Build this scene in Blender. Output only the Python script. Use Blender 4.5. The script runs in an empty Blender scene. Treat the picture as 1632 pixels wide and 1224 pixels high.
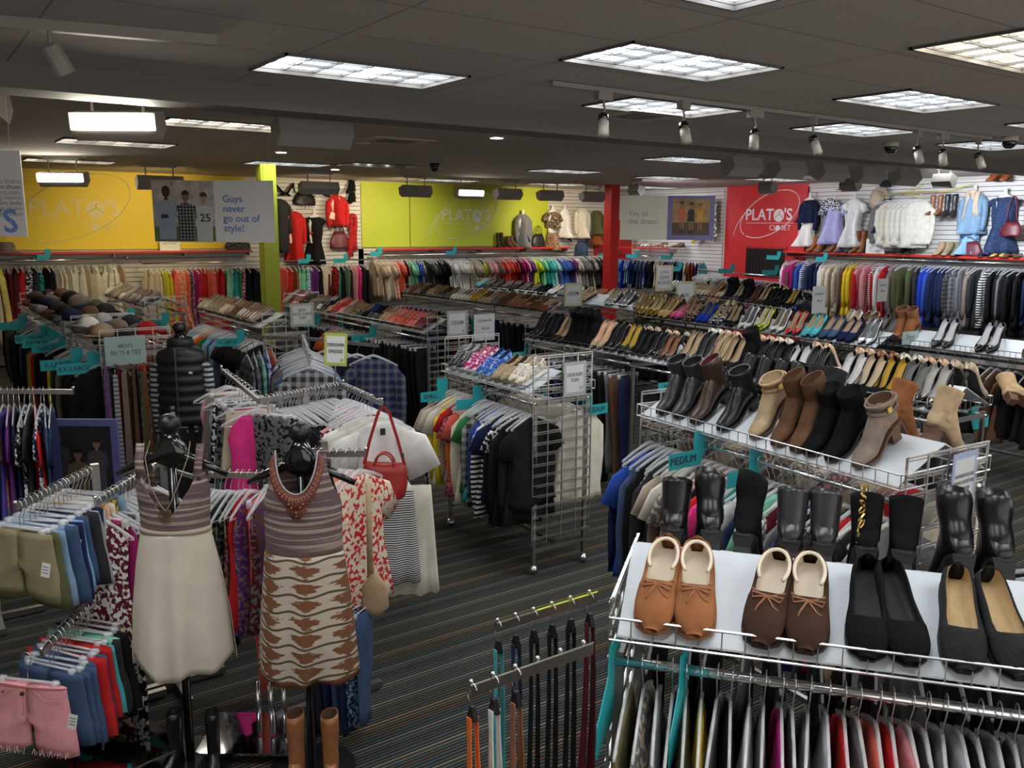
import bpy, bmesh, math, random
from math import sin, cos, pi, radians
from mathutils import Vector, Matrix
random.seed(7)
R = random.Random(11)
SC = bpy.context.scene
COL = SC.collection

# ---------------------------------------------------------------- camera, world, exposure
PITCH, ROLL, YAW = 0.17787360803972616, 0.00594047700234175, 0.9541849783746145
def basis():
    fw = Vector((0, cos(PITCH), -sin(PITCH))); up = Vector((0, sin(PITCH), cos(PITCH))); rt = Vector((1, 0, 0))
    r2 = rt*cos(ROLL) + up*sin(ROLL); u2 = up*cos(ROLL) - rt*sin(ROLL)
    def room(v): return Vector((v.x*sin(YAW)+v.y*cos(YAW), -v.x*cos(YAW)+v.y*sin(YAW), v.z))
    return room(r2), room(u2), room(fw)
_r, _u, _f = basis()
cam = bpy.data.cameras.new('camera'); cam_o = bpy.data.objects.new('camera', cam); COL.objects.link(cam_o)
m = Matrix((( _r.x, _u.x, -_f.x, 0), (_r.y, _u.y, -_f.y, 0), (_r.z, _u.z, -_f.z, 2.4), (0, 0, 0, 1)))
cam_o.matrix_world = m
cam.sensor_fit = 'HORIZONTAL'; cam.sensor_width = 36; cam.lens = 1388.58/1632*36; cam.clip_start = .05
SC.camera = cam_o
W = bpy.data.worlds.new('world'); SC.world = W; W.use_nodes = True
W.node_tree.nodes['Background'].inputs[0].default_value = (1, .95, .9, 1)
W.node_tree.nodes['Background'].inputs[1].default_value = .9
SC.view_settings.view_transform = 'Standard'; SC.view_settings.look = 'None'
SC.view_settings.gamma = 1; SC.view_settings.use_curve_mapping = False
SC.view_settings.exposure = 0.8
TROFFER_W = 9.0      # emission of the ceiling troffers
CEIL = 3.35

# ---------------------------------------------------------------- colours and materials
C = dict(white=(.78,.77,.74), cream=(.70,.62,.48), ivory=(.72,.68,.58), tan=(.46,.33,.20), beige=(.55,.45,.33), brown=(.13,.065,.035),
 darkbrown=(.055,.03,.02), black=(.008,.008,.009), charcoal=(.03,.03,.033), grey=(.16,.16,.165), lightgrey=(.42,.42,.43),
 silver=(.6,.6,.62), red=(.55,.02,.02), coral=(.75,.14,.09), orange=(.80,.18,.03), yellow=(.85,.62,.03), mustard=(.5,.33,.04),
 lime=(.50,.62,.03), green=(.04,.22,.06), mint=(.25,.62,.42), teal=(.02,.30,.30), aqua=(.08,.45,.50), sky=(.22,.42,.66), blue=(.03,.09,.42),
 royal=(.015,.05,.45), navy=(.012,.02,.07), denim=(.05,.09,.17), paledenim=(.2,.32,.45), purple=(.14,.03,.20), magenta=(.45,.02,.17),
 pink=(.78,.34,.36), hotpink=(.80,.04,.25), burgundy=(.12,.012,.02), olive=(.10,.10,.045), khaki=(.27,.23,.13), rust=(.32,.09,.03),
 gold=(.6,.42,.12), nude=(.72,.46,.30), lavender=(.38,.36,.6), taupe=(.25,.19,.15), cognac=(.30,.12,.05), violet=(.09,.07,.35))
WORD = dict(lightgrey='light grey', darkbrown='dark brown', paledenim='pale denim', hotpink='hot pink', royal='royal blue', sky='sky blue',
 navy='navy', denim='blue denim')
def wd(c): return WORD.get(c, c)
def ordn(n):
    return f"{n}{'th' if 10 <= n % 100 <= 20 else {1:'st',2:'nd',3:'rd'}.get(n % 10, 'th')}"
_M = {}
def nodes(m):
    m.use_nodes = True; nt = m.node_tree; return nt, nt.nodes, nt.links, nt.nodes['Principled BSDF']
def ramp(nt, stops, interp='LINEAR'):
    r = nt.nodes.new('ShaderNodeValToRGB'); r.color_ramp.interpolation = interp
    e = r.color_ramp.elements
    while len(e) > 1: e.remove(e[-1])
    e[0].position, e[0].color = stops[0][0], (*stops[0][1], 1)
    for p, c in stops[1:]:
        x = e.new(p); x.color = (*c, 1)
    return r
def mat(name, rgb, rough=.6, metal=0, emit=0, alpha=1, noise=0, scale=30, bump=0, coat=0, spec=None):
    k = ('p', name)
    if k in _M: return _M[k]
    m = bpy.data.materials.new(name); nt, N, Lk, b = nodes(m)
    b.inputs['Base Color'].default_value = (*rgb, 1); b.inputs['Roughness'].default_value = rough; b.inputs['Metallic'].default_value = metal
    if spec is not None: b.inputs['Specular IOR Level'].default_value = spec
    if coat: b.inputs['Coat Weight'].default_value = coat; b.inputs['Coat Roughness'].default_value = .08
    if emit: b.inputs['Emission Color'].default_value = (*rgb, 1); b.inputs['Emission Strength'].default_value = emit
    if alpha < 1: b.inputs['Alpha'].default_value = alpha
    if noise or bump:
        tc = N.new('ShaderNodeTexCoord'); n = N.new('ShaderNodeTexNoise'); n.inputs['Scale'].default_value = scale; n.inputs['Detail'].default_value = 3
        Lk.new(tc.outputs['Object'], n.inputs['Vector'])
        if noise:
            r = ramp(nt, [(.3, tuple(max(0, c*(1-noise)) for c in rgb)), (.7, tuple(min(1, c*(1+noise)) for c in rgb))])
            Lk.new(n.outputs['Fac'], r.inputs[0]); Lk.new(r.outputs[0], b.inputs['Base Color'])
        if bump:
            bp = N.new('ShaderNodeBump'); bp.inputs['Strength'].default_value = bump; bp.inputs['Distance'].default_value = .004
            Lk.new(n.outputs['Fac'], bp.inputs['Height']); Lk.new(bp.outputs[0], b.inputs['Normal'])
    _M[k] = m; return m
def fabric(c, pat=None, c2=None, sc=None):
    """cloth in colour c; pat: stripe / plaid / print / vstripe / knit"""
    k = ('f', c, pat, c2, sc)
    if k in _M: return _M[k]
    m = bpy.data.materials.new(f'{c}_{pat or "plain"}_cloth'); nt, N, Lk, b = nodes(m)
    b.inputs['Roughness'].default_value = .85; b.inputs['Specular IOR Level'].default_value = .2
    tc = N.new('ShaderNodeTexCoord'); a = C[c]
    n = N.new('ShaderNodeTexNoise'); n.inputs['Scale'].default_value = 14; n.inputs['Detail'].default_value = 4
    Lk.new(tc.outputs['Object'], n.inputs['Vector'])
    base = ramp(nt, [(.3, tuple(x*.88 for x in a)), (.75, tuple(min(1, x*1.1+.004) for x in a))])
    Lk.new(n.outputs['Fac'], base.inputs[0]); out = base.outputs[0]
    if pat:
        b2 = C[c2 or 'white']
        mix = N.new('ShaderNodeMix'); mix.data_type = 'RGBA'; mix.inputs[7].default_value = (*b2, 1)
        Lk.new(out, mix.inputs[6])
        if pat in ('stripe', 'vstripe', 'plaid'):
            def band(axis, s, w):
                sp = N.new('ShaderNodeSeparateXYZ'); Lk.new(tc.outputs['Object'], sp.inputs[0])
                mu = N.new('ShaderNodeMath'); mu.operation = 'MULTIPLY'; mu.inputs[1].default_value = s; Lk.new(sp.outputs[axis], mu.inputs[0])
                fr = N.new('ShaderNodeMath'); fr.operation = 'FRACT'; Lk.new(mu.outputs[0], fr.inputs[0])
                gt = N.new('ShaderNodeMath'); gt.operation = 'GREATER_THAN'; gt.inputs[1].default_value = w; Lk.new(fr.outputs[0], gt.inputs[0])
                return gt.outputs[0]
            s = sc or (15 if pat == 'plaid' else 28)
            if pat == 'stripe': f = band('Z', s, .5)
            elif pat == 'vstripe': f = band('X', s, .5)
            else:
                A, B = band('Z', s, .55), band('X', s, .55)
                ad = N.new('ShaderNodeMath'); ad.operation = 'ADD'; Lk.new(A, ad.inputs[0]); Lk.new(B, ad.inputs[1])
                h = N.new('ShaderNodeMath'); h.operation = 'MULTIPLY'; h.inputs[1].default_value = .36; Lk.new(ad.outputs[0], h.inputs[0]); f = h.outputs[0]
            Lk.new(f, mix.inputs[0])
        else:
            v = N.new('ShaderNodeTexNoise'); v.inputs['Scale'].default_value = sc or (42 if pat == 'print' else 130); v.inputs['Detail'].default_value = 1.5
            Lk.new(tc.outputs['Object'], v.inputs['Vector'])
            r = ramp(nt, [(.50, (0, 0, 0)), (.56, (1, 1, 1))]); Lk.new(v.outputs['Fac'], r.inputs[0]); Lk.new(r.outputs[0], mix.inputs[0])
        out = mix.outputs[2]
    Lk.new(out, b.inputs['Base Color'])
    w = N.new('ShaderNodeTexNoise'); w.inputs['Scale'].default_value = 60; Lk.new(tc.outputs['Object'], w.inputs['Vector'])
    bp = N.new('ShaderNodeBump'); bp.inputs['Strength'].default_value = .25; bp.inputs['Distance'].default_value = .003
    Lk.new(w.outputs['Fac'], bp.inputs['Height']); Lk.new(bp.outputs[0], b.inputs['Normal'])
    _M[k] = m; return m
def leather(c, gloss=.3): return mat(f'{c}_leather_{int(gloss*100)}', C[c], rough=gloss, noise=.12, scale=25, bump=.15)
def suede(c): return mat(f'{c}_suede', C[c], rough=.95, noise=.25, scale=18, bump=.3, spec=.1)
CHROME = mat('chrome', (.72, .72, .73), .18, 1)
DCHROME = mat('dull_chrome', (.42, .41, .40), .32, 1)
WIRE = mat('grid_wire', (.66, .65, .64), .3, 1)
BLACKM = mat('black_metal', (.012, .012, .013), .35, 0)
PLASTIC = mat('clear_plastic', (.92, .93, .95), .2, 0, alpha=.42, coat=.8)
GLOSSB = mat('gloss_black', (.006, .006, .006), .15, coat=.6)
BOARD = mat('white_board', (.62, .66, .69), .35, noise=.02)
CARD = mat('white_card', (.80, .80, .78), .5)
TEAL = mat('teal_plastic', (.02, .38, .42), .35)
INK = mat('black_ink', (.02, .02, .02), .6)
LIMEC = mat('lime_card', (.50, .58, .10), .5)
BLUEC = mat('periwinkle_card', (.28, .38, .72), .5)
ACRYL = mat('clear_acrylic', (.75, .78, .8), .08, 0, alpha=.22)
REDSH = mat('red_laminate', (.62, .03, .02), .3)
SKIN = mat('mannequin_white', (.75, .74, .70), .35)

# ---------------------------------------------------------------- mesh builder
class B:
    def __init__(s): s.v = []; s.f = []; s.m = []; s.cur = 0; s.weld = 0
    def add(s, vs, fs):
        o = len(s.v); s.v += [tuple(p) for p in vs]
        for f in fs: s.f.append([i+o for i in f]); s.m.append(s.cur)
        return s
    def box(s, c, d, rz=0):
        x, y, z = d[0]/2, d[1]/2, d[2]/2; vs = []
        for i in (-1, 1):
            for j in (-1, 1):
                for k in (-1, 1):
                    a, b = i*x, j*y
                    vs.append((c[0]+a*cos(rz)-b*sin(rz), c[1]+a*sin(rz)+b*cos(rz), c[2]+k*z))
        return s.add(vs, [(0,1,3,2),(4,6,7,5),(0,4,5,1),(2,3,7,6),(0,2,6,4),(1,5,7,3)])
    def loft(s, rings, cap=(1, 1), closed=True):
        n = len(rings[0]); vs = [p for r in rings for p in r]; fs = []
        for i in range(len(rings)-1):
            for j in range(n if closed else n-1):
                k = (j+1) % n; fs.append((i*n+j, i*n+k, (i+1)*n+k, (i+1)*n+j))
        if cap[0] and closed: fs.append(tuple(range(n-1, -1, -1)))
        if cap[1] and closed: fs.append(tuple(range((len(rings)-1)*n, len(rings)*n)))
        return s.add(vs, fs)
    def tube(s, pts, r, n=6, cap=(1, 1), flat=1):
        pts = [Vector(p) for p in pts]; rs = r if isinstance(r, (list, tuple)) else [r]*len(pts); rings = []
        prev = None
        for i, p in enumerate(pts):
            t = (pts[min(i+1, len(pts)-1)] - pts[max(i-1, 0)])
            t = t.normalized() if t.length > 1e-9 else Vector((0, 0, 1))
            a = prev if prev is not None else (Vector((0, 0, 1)) if abs(t.z) < .9 else Vector((1, 0, 0)))
            u = (a - t*a.dot(t)).normalized(); w = t.cross(u); prev = u
            rings.append([p + u*cos(2*pi*j/n)*rs[i]*flat + w*sin(2*pi*j/n)*rs[i] for j in range(n)])
        return s.loft(rings, cap)
    def disc(s, c, r, n=20, ax='y', r2=None, th=.002):
        rings = []
        for o in (-th/2, th/2):
            ring = []
            for j in range(n):
                a = 2*pi*j/n; x, y = cos(a)*r, sin(a)*(r2 or r)
                ring.append({'y': (c[0]+x, c[1]+o, c[2]+y), 'x': (c[0]+o, c[1]+x, c[2]+y), 'z': (c[0]+x, c[1]+y, c[2]+o)}[ax])
            rings.append(ring)
        return s.loft(rings)
    def ball(s, c, r, n=12, sq=(1, 1, 1)):
        rings = []
        for i in range(1, n//2+1):
            a = pi*i/(n//2+1); rings.append([(c[0]+r*sq[0]*sin(a)*cos(2*pi*j/n), c[1]+r*sq[1]*sin(a)*sin(2*pi*j/n), c[2]+r*sq[2]*cos(a)) for j in range(n)])
        return s.loft(rings)
    def prism(s, poly, y0, y1):
        """poly in xz, extruded along y"""
        return s.loft([[(x, y0, z) for x, z in poly], [(x, y1, z) for x, z in poly]])
    def mesh(s, name, mats, smooth=False):
        me = bpy.data.meshes.new(name); me.from_pydata(s.v, [], s.f)
        for q in (mats if isinstance(mats, (list, tuple)) else [mats]): me.materials.append(q)
        me.polygons.foreach_set('material_index', s.m)
        if smooth:
            me.polygons.foreach_set('use_smooth', [True]*len(me.polygons))
        if s.weld:
            bm = bmesh.new(); bm.from_mesh(me); bmesh.ops.remove_doubles(bm, verts=bm.verts, dist=.00012); bm.to_mesh(me); bm.free()
        me.update(); return me
    def obj(s, name, mats, parent=None, loc=(0,0,0), rz=0, smooth=False, kind=None):
        o = bpy.data.objects.new(name, s.mesh(name, mats, smooth)); COL.objects.link(o)
        o.location = loc; o.rotation_euler = (0, 0, rz)
        if parent: o.parent = parent
        if kind: o['kind'] = kind
        return o
def fit(l):
    w = l.split()
    while len(w) > 16 and 'the' in w: w.pop(len(w)-1-w[::-1].index('the'))
    return ' '.join(w)
def tag(o, label, cat, group=None):
    o['label'] = fit(label); o['category'] = cat
    if group: o['group'] = group
    return o
def empty(name, loc, rz, label, cat, group=None):
    o = bpy.data.objects.new(name, None); COL.objects.link(o); o.location = loc; o.rotation_euler = (0, 0, rz)
    o.empty_display_size = .05
    return tag(o, label, cat, group)
_T = {}
def textmesh(s, size, bold=0, align='CENTER', spacing=1.0):
    k = (s, size, bold, align, spacing)
    if k in _T: return _T[k]
    cu = bpy.data.curves.new('lettering', 'FONT'); cu.body = s; cu.size = size; cu.align_x = align; cu.align_y = 'CENTER'
    cu.extrude = .0008; cu.offset = bold; cu.resolution_u = 3; cu.space_line = spacing
    o = bpy.data.objects.new('lettering', cu); COL.objects.link(o)
    dg = bpy.context.evaluated_depsgraph_get(); me = bpy.data.meshes.new_from_object(o.evaluated_get(dg))
    bpy.data.objects.remove(o)
    me.transform(Matrix.Rotation(pi/2, 4, 'X')); me.materials.clear(); me.materials.append(INK)
    _T[k] = me; return me
def text(s, size, loc, parent, m=None, bold=0, name='lettering', align='CENTER', spacing=1.0, shear=0, sx=1):
    """text in the parent's xz plane facing local -y"""
    o = bpy.data.objects.new(name, textmesh(s, size, bold, align, spacing)); COL.objects.link(o)
    o.parent = parent; o.location = loc; o.scale = (sx, 1, 1)
    if m: o.material_slots[0].link = 'OBJECT'; o.material_slots[0].material = m
    return o
# prototypes: tree of (name, mesh, depth-parent index, slot key)
class Proto:
    def __init__(s, parts): s.parts = parts; s.src = None
    def put(s, loc, rot, mats, label, cat, group=None, scale=1, name=None, skip=()):
        first = s.src is None; made = []
        for i, (nm, me, par, key) in enumerate(s.parts):
            if key in skip: made.append(None); continue
            if first or s.src[i] is None: o = bpy.data.objects.new(nm, me)
            else: o = s.src[i].copy(); o.parent = None; o.scale = (1, 1, 1)
            o.name = (name if i == 0 and name else nm)
            COL.objects.link(o)
            if par is not None: o.parent = made[par]
            mm = mats.get(key)
            if mm:
                o.material_slots[0].link = 'OBJECT'; o.material_slots[0].material = mm
            made.append(o)
        if first: s.src = list(made)
        r = made[0]; r.location = loc; r.rotation_euler = rot; r.scale = (scale,)*3 if isinstance(scale, (int, float)) else scale
        for kk in ('group',):
            if kk in r: del r[kk]
        tag(r, label, cat, group); return r

# ---------------------------------------------------------------- the room
def carpet():
    m = bpy.data.materials.new('striped_carpet'); nt, N, Lk, b = nodes(m); b.inputs['Roughness'].default_value = .95; b.inputs['Specular IOR Level'].default_value = .1
    tc = N.new('ShaderNodeTexCoord'); sp = N.new('ShaderNodeSeparateXYZ'); Lk.new(tc.outputs['Object'], sp.inputs[0])
    def fr(s):
        mu = N.new('ShaderNodeMath'); mu.operation = 'MULTIPLY'; mu.inputs[1].default_value = s; Lk.new(sp.outputs['Y'], mu.inputs[0])
        f = N.new('ShaderNodeMath'); f.operation = 'FRACT'; Lk.new(mu.outputs[0], f.inputs[0]); return f.outputs[0]
    k, g, t, tn, br, lg = (.018,.018,.020), (.085,.08,.075), (.055,.085,.085), (.30,.24,.15), (.14,.075,.04), (.16,.15,.13)
    r1 = ramp(nt, [(0, tn), (.045, k), (.12, t), (.2, k), (.27, g), (.35, k), (.42, t), (.5, k), (.56, br), (.62, k), (.69, t), (.77, k), (.83, lg), (.89, k), (.94, g), (.97, k)], 'CONSTANT')
    Lk.new(fr(1/.155), r1.inputs[0])
    r2 = ramp(nt, [(0, (1, 1, 1)), (.35, (.75, .8, .85)), (.6, (1.0, .85, .7)), (.85, (.85, .9, .85))], 'CONSTANT'); Lk.new(fr(1/.62), r2.inputs[0])
    mx = N.new('ShaderNodeMix'); mx.data_type = 'RGBA'; mx.blend_type = 'MULTIPLY'; mx.inputs[0].default_value = 1
    Lk.new(r1.outputs[0], mx.inputs[6]); Lk.new(r2.outputs[0], mx.inputs[7]); Lk.new(mx.outputs[2], b.inputs['Base Color'])
    return m
def ceiling_mat():
    m = bpy.data.materials.new('ceiling_tiles'); nt, N, Lk, b = nodes(m); b.inputs['Roughness'].default_value = .9
    tc = N.new('ShaderNodeTexCoord'); mp = N.new('ShaderNodeMapping'); mp.inputs['Location'].default_value = (-.68, -.84, 0)
    Lk.new(tc.outputs['Object'], mp.inputs[0]); br = N.new('ShaderNodeTexBrick'); br.offset = 0
    br.inputs['Color1'].default_value = (.50, .45, .40, 1); br.inputs['Color2'].default_value = (.46, .42, .37, 1); br.inputs['Mortar'].default_value = (.25, .22, .19, 1)
    br.inputs['Scale'].default_value = 1; br.inputs['Mortar Size'].default_value = .006; br.inputs['Brick Width'].default_value = 1.3; br.inputs['Row Height'].default_value = .68
    Lk.new(mp.outputs[0], br.inputs[0])
    n = N.new('ShaderNodeTexNoise'); n.inputs['Scale'].default_value = 90; n.inputs['Detail'].default_value = 4; Lk.new(tc.outputs['Object'], n.inputs['Vector'])
    r = ramp(nt, [(.3, (.86, .86, .86)), (.7, (1, 1, 1))]); Lk.new(n.outputs['Fac'], r.inputs[0])
    mx = N.new('ShaderNodeMix'); mx.data_type = 'RGBA'; mx.blend_type = 'MULTIPLY'; mx.inputs[0].default_value = 1
    Lk.new(br.outputs['Color'], mx.inputs[6]); Lk.new(r.outputs[0], mx.inputs[7]); Lk.new(mx.outputs[2], b.inputs['Base Color'])
    return m
def struct(name, b, m, **k): return b.obj(name, m, kind='structure', **k)
X0, X1, Y0, Y1 = -3.2, 16.0, -2.2, 17.2
struct('floor', B().box(((X0+X1)/2, (Y0+Y1)/2, -.05), (X1-X0, Y1-Y0, .1)), carpet())
struct('ceiling', B().box(((X0+X1)/2, (Y0+Y1)/2, CEIL+.25), (X1-X0+.4, Y1-Y0+.4, .1)), mat('plenum', (.1,.1,.1), .9))
PAINT = mat('off_white_paint', (.55, .52, .47), .8, noise=.03)
struct('wall_back', B().box(((X0+X1)/2, Y1+.05, 1.75), (X1-X0+.2, .1, 3.5)), PAINT)
struct('wall_right', B().box((X1+.05, (Y0+Y1)/2, 1.75), (.1, Y1-Y0, 3.5)), PAINT)
struct('wall_left', B().box((X0-.05, (Y0+Y1)/2, 1.75), (.1, Y1-Y0, 3.5)), PAINT)
struct('wall_front', B().box(((X0+X1)/2, Y0-.05, .25), (X1-X0+.2, .1, .5)).box(((X0+X1)/2, Y0-.05, 3.3), (X1-X0+.2, .1, .4)).box((X0+.4, Y0-.05, 1.8), (.8, .1, 2.8)).box((X1-.4, Y0-.05, 1.8), (.8, .1, 2.8)), PAINT)
wn = B()
for i in range(8): wn.box((X0+.8+i*(X1-X0-1.6)/7, Y0-.05, 1.8), (.06, .08, 2.6))
struct('added_window', wn, mat('added_window_mullion', (.2,.2,.2), .4, 1))  # unseen storefront window, added so world light brightens the ceiling and camera-facing fronts
pl = bpy.data.lights.new('added_window_portal', 'AREA'); pl.shape = 'RECTANGLE'; pl.size = X1-X0-1.6; pl.size_y = 2.6; pl.cycles.is_portal = True
po = bpy.data.objects.new('added_window_portal', pl); COL.objects.link(po); po.location = ((X0+X1)/2, Y0-.1, 1.8); po.rotation_euler = (pi/2, 0, 0)
# troffers cut out of the dropped ceiling
TR = [(1.91, 4.89), (3.23, 3.50), (5.80, 3.50), (4.55, 4.89), (7.12, 4.89), (9.69, 4.89), (1.91, 2.14), (4.51, 2.14), (8.36, 3.50), (10.95, 3.5),
      (2.15, 8.33), (8.65, 8.53), (1.70, 11.00), (1.75, 14.6), (4.55, 13.0), (8.90, 11.6), (11.60, 11.85), (8.95, 15.45), (11.55, 15.2), (14.2, 14.9), (13.6, 10.9), (4.6, -.4), (1.9, -.4), (7.2,-.4), (13.0, 6.9), (-.8, 3.5), (-.8, 2.14), (.6, .78), (5.8, .78)]  # last few are unseen lights, added to brighten fronts facing the camera
UNLIT = [(5.80, 12.4)]
slab = B()
# dropped ceiling built as strips between the troffer openings
holes = [(x, x+1.22, y, y+.61) for x, y in TR+UNLIT]
ys = sorted({Y0, Y1, *[h[2] for h in holes], *[h[3] for h in holes]})
for a, b_ in zip(ys, ys[1:]):
    hs = sorted(h for h in holes if h[2] <= a+1e-6 and h[3] >= b_-1e-6); x = X0
    for h in hs:
        if h[0] > x+1e-4: slab.box(((x+h[0])/2, (a+b_)/2, CEIL+.01), (h[0]-x, b_-a, .02))
        x = max(x, h[1])
    slab.box(((x+X1)/2, (a+b_)/2, CEIL+.01), (X1-x, b_-a, .02))
struct('ceiling', slab, ceiling_mat())
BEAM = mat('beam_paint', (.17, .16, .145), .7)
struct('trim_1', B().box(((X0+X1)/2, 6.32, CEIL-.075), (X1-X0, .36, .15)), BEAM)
struct('trim_2', B().box(((X0+X1)/2, 6.55, CEIL-.03), (X1-X0, .1, .06)), mat('conduit_paint', (.52,.49,.44), .5))

LENS = mat('troffer_lens', (.93, .97, 1.0), .3, emit=TROFFER_W)
LENSW = mat('warm_troffer_lens', (1.0, .90, .74), .3, emit=TROFFER_W*1.05)
LOUV = mat('white_louver', (.10, .105, .11), .6)
FRAME = mat('troffer_frame', (.10, .095, .09), .5)
def troffer_parts():
    fr = B()
    for s in (0, 1):
        fr.box((.61, .008+s*.594, -.004), (1.22, .016, .02)); fr.box((.008+s*1.204, .305, -.004), (.016, .61, .02))
    for s in (0, 1):
        fr.box((.61, .01+s*.59, .06), (1.19, .008, .10)); fr.box((.01+s*1.2, .305, .06), (.008, .59, .10))
    lens = B()
    for i in range(6):
        for j in range(3):
            lens.cur = (i*5+j*3) % 3; lens.box((.016+(i+.5)*1.188/6, .016+(j+.5)*.578/3, .030), (1.188/6, .578/3, .006))
    lo = B()
    for i in range(1, 6): lo.box((.016+i*1.188/6, .305, .018), (.010, .575, .018))
    for j in range(1, 3): lo.box((.61, .016+j*.578/3, .018), (1.185, .010, .018))
    return fr, lens, lo
def lens3(nm, c): return [mat(f'{nm}_{i}', c, .3, emit=TROFFER_W*k) for i, k in enumerate((1, .72, .5))]
LENS3, LENSW3 = lens3('troffer_cell', (.93, .97, 1.0)), lens3('warm_troffer_cell', (1.0, .90, .74))
fr_, ln_, lo_ = troffer_parts()
TP = Proto([('ceiling_light', fr_.mesh('ceiling_light', FRAME), None, 'f'), ('diffuser', ln_.mesh('diffuser', LENS3), 0, 'l'), ('louver', lo_.mesh('louver', LOUV), 0, 'g')])
TPW = Proto([('ceiling_light', fr_.mesh('ceiling_light', FRAME), None, 'f'), ('diffuser', ln_.mesh('diffuser', LENSW3), 0, 'l'), ('louver', lo_.mesh('louver', LOUV), 0, 'g')])
def near(x, y):
    row = 'in the row nearest the camera' if y < 3 else 'in the second row out' if y < 4.2 else 'in the row just before the beam' if y < 6 else 'beyond the ceiling beam'
    return row
cnt = {}
tl = {}
for x, y in TR: tl.setdefault(near(x, y), []).append((x, y))
for x, y in TR:
    lst = sorted(tl[near(x, y)], key=lambda q: (-math.atan2(q[1]-0, q[0]-0), q[1])); n = lst.index((x, y))+1
    warm = (x, y) in ((4.51, 2.14),) or x < 3 and y > 6
    (TPW if warm else TP).put((x, y, CEIL), (0, 0, 0), {'f': FRAME, 'g': LOUV},
           f"louvered ceiling light {near(x, y)}, {ordn(n)} from left", 'ceiling light', 'rectangular ceiling lights')
# the troffer with its cover off
UL = empty('ceiling_light', (*UNLIT[0], CEIL), 0, 'dark ceiling light with no louver and small sparkling lamps inside', 'ceiling light')
fr_.obj('housing', mat('mirror_housing', (.10,.10,.10), .25, .8), UL)
bb = B()
for i in range(4): bb.ball((.2+i*.27, .3+.12*(i % 2), .06), .022, 8)
bb.obj('lamp', mat('lamp_glow', (1, .97, .9), .3, emit=40), UL, smooth=True)

# slatwall, painted panels, shelf of the two far walls
def slats(w, z0, z1, pitch=.085):
    b = B(); z = z0
    b.box((0, .012, (z0+z1)/2), (w, .008, z1-z0))
    b.cur = 1
    while z < z1-.01:
        h = min(pitch-.012, z1-z-.002); b.box((0, 0, z+h/2+.006), (w, .018, h)); z += pitch
    return b
SLW = mat('white_slat', (.62, .60, .56), .45); GROOVE = mat('slat_groove', (.12, .11, .10), .8)
def slatpanel(n, cx, w, z0, z1, side, y=None):
    if side == 'back': o = struct(n, slats(w, z0, z1), [GROOVE, SLW], loc=(cx, Y1-.012, 0))
    else: o = struct(n, slats(w, z0, z1), [GROOVE, SLW], loc=(X1-.012, cx, 0), rz=-pi/2)
    return o
slatpanel('wall_back', 7.0, 2.55, .1, 3.33, 'back')        # red outfits bay
slatpanel('wall_back', 14.1, 3.75, .1, 3.33, 'back')
slatpanel('wall_back', 2.0, 7.4, .1, 1.95, 'back')
slatpanel('wall_back', 10.2, 4.1, .1, 1.93, 'back')
slatpanel('wall_right', 15.6, 3.1, .1, 3.33, 'right')
slatpanel('wall_right', 4.9, 13.6, .1, 3.33, 'right')
YEL = mat('yellow_paint', (.80, .58, .03), .55, noise=.02); LIMEP = mat('lime_paint', (.44, .50, .03), .5, noise=.02); REDP = mat('red_paint', (.58, .02, .025), .5, noise=.03)
struct('wall_back', B().box((2.05, Y1-.03, 2.65), (7.5, .05, 1.37)), YEL)
struct('wall_back', B().box((8.8, Y1-.03, 2.65), (1.14, .05, 1.37)).box((11.3, Y1-.03, 2.65), (3.8, .05, 1.37)), LIMEP)
struct('wall_right', B().box((X1-.03, 12.85, 1.68), (.05, 2.2, 3.34)), REDP)
struct('wall_back', B().box((15.35, Y1-.04, 2.0), (1.3, .06, 1.2)), REDP)
struct('trim_3', B().box((7.0, Y1-.02, 3.31), (19, .04, .06)).box((X1-.02, 8, 3.31), (.04, 18, .06)), mat('ceiling_trim', (.5,.46,.4), .6))
# recessed black opening low on the red wall
o = struct('window_1', B().box((0, 0, 0), (1.15, .04, .05)).box((0, .01, -.35), (1.05, .03, .62)), [mat('opening_frame', (.45,.02,.02), .5)], loc=(X1-.07, 12.75, 2.0), rz=-pi/2)
bars = B()
for i in range(12): bars.box((-.5+i*.09, -.02, -.32), (.008, .01, .6))
bars.box((0, -.012, -.35), (1.05, .006, .62)); bars.obj('grille', [BLACKM], o)

def red_shelf(x, y, w, rz, label):
    s = empty('wall_shelf', (x, y, 1.92), rz, label, 'shelf')
    B().box((0, -.15, 0), (w, .30, .025)).obj('shelf_board', mat('shelf_board', (.50,.47,.43), .5), s)
    B().box((0, -.305, 0), (w, .012, .04)).obj('edge_strip', REDSH, s)
    n = max(2, int(w/1.2)); br = B()
    for i in range(n+1): br.box((-w/2+.03+i*(w-.06)/n, -.13, -.05), (.012, .24, .07))
    br.obj('bracket', [DCHROME], s)
    return s
red_shelf(2.05, Y1-.06, 7.4, 0, 'long red-edged shelf running under the yellow wall')
red_shelf(11.1, Y1-.06, 5.1, 0, 'long red-edged shelf running under the lime green wall')
red_shelf(X1-.06, 8.0, 8.1, -pi/2, 'long red-edged shelf above the coat rail on the right wall')
red_shelf(14.35+1.0, 15.9, 2.1, -pi/2, 'short red-edged shelf between the red column and red wall')

def rail(x, y, z, w, rz, label, r=.016):
    s = empty('hang_rail', (x, y, z), rz, label, 'rail')
    b = B(); b.tube([(-w/2, 0, 0), (w/2, 0, 0)], r, 8).obj('rail_bar', [CHROME], s, smooth=True)
    n = max(1, int(w/1.2))
    for i in range(n+1):
        B().box((-w/2+.02+i*(w-.04)/n, .13, .02), (.02, .28, .04)).obj('bracket', [DCHROME], s)
    return s

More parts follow.
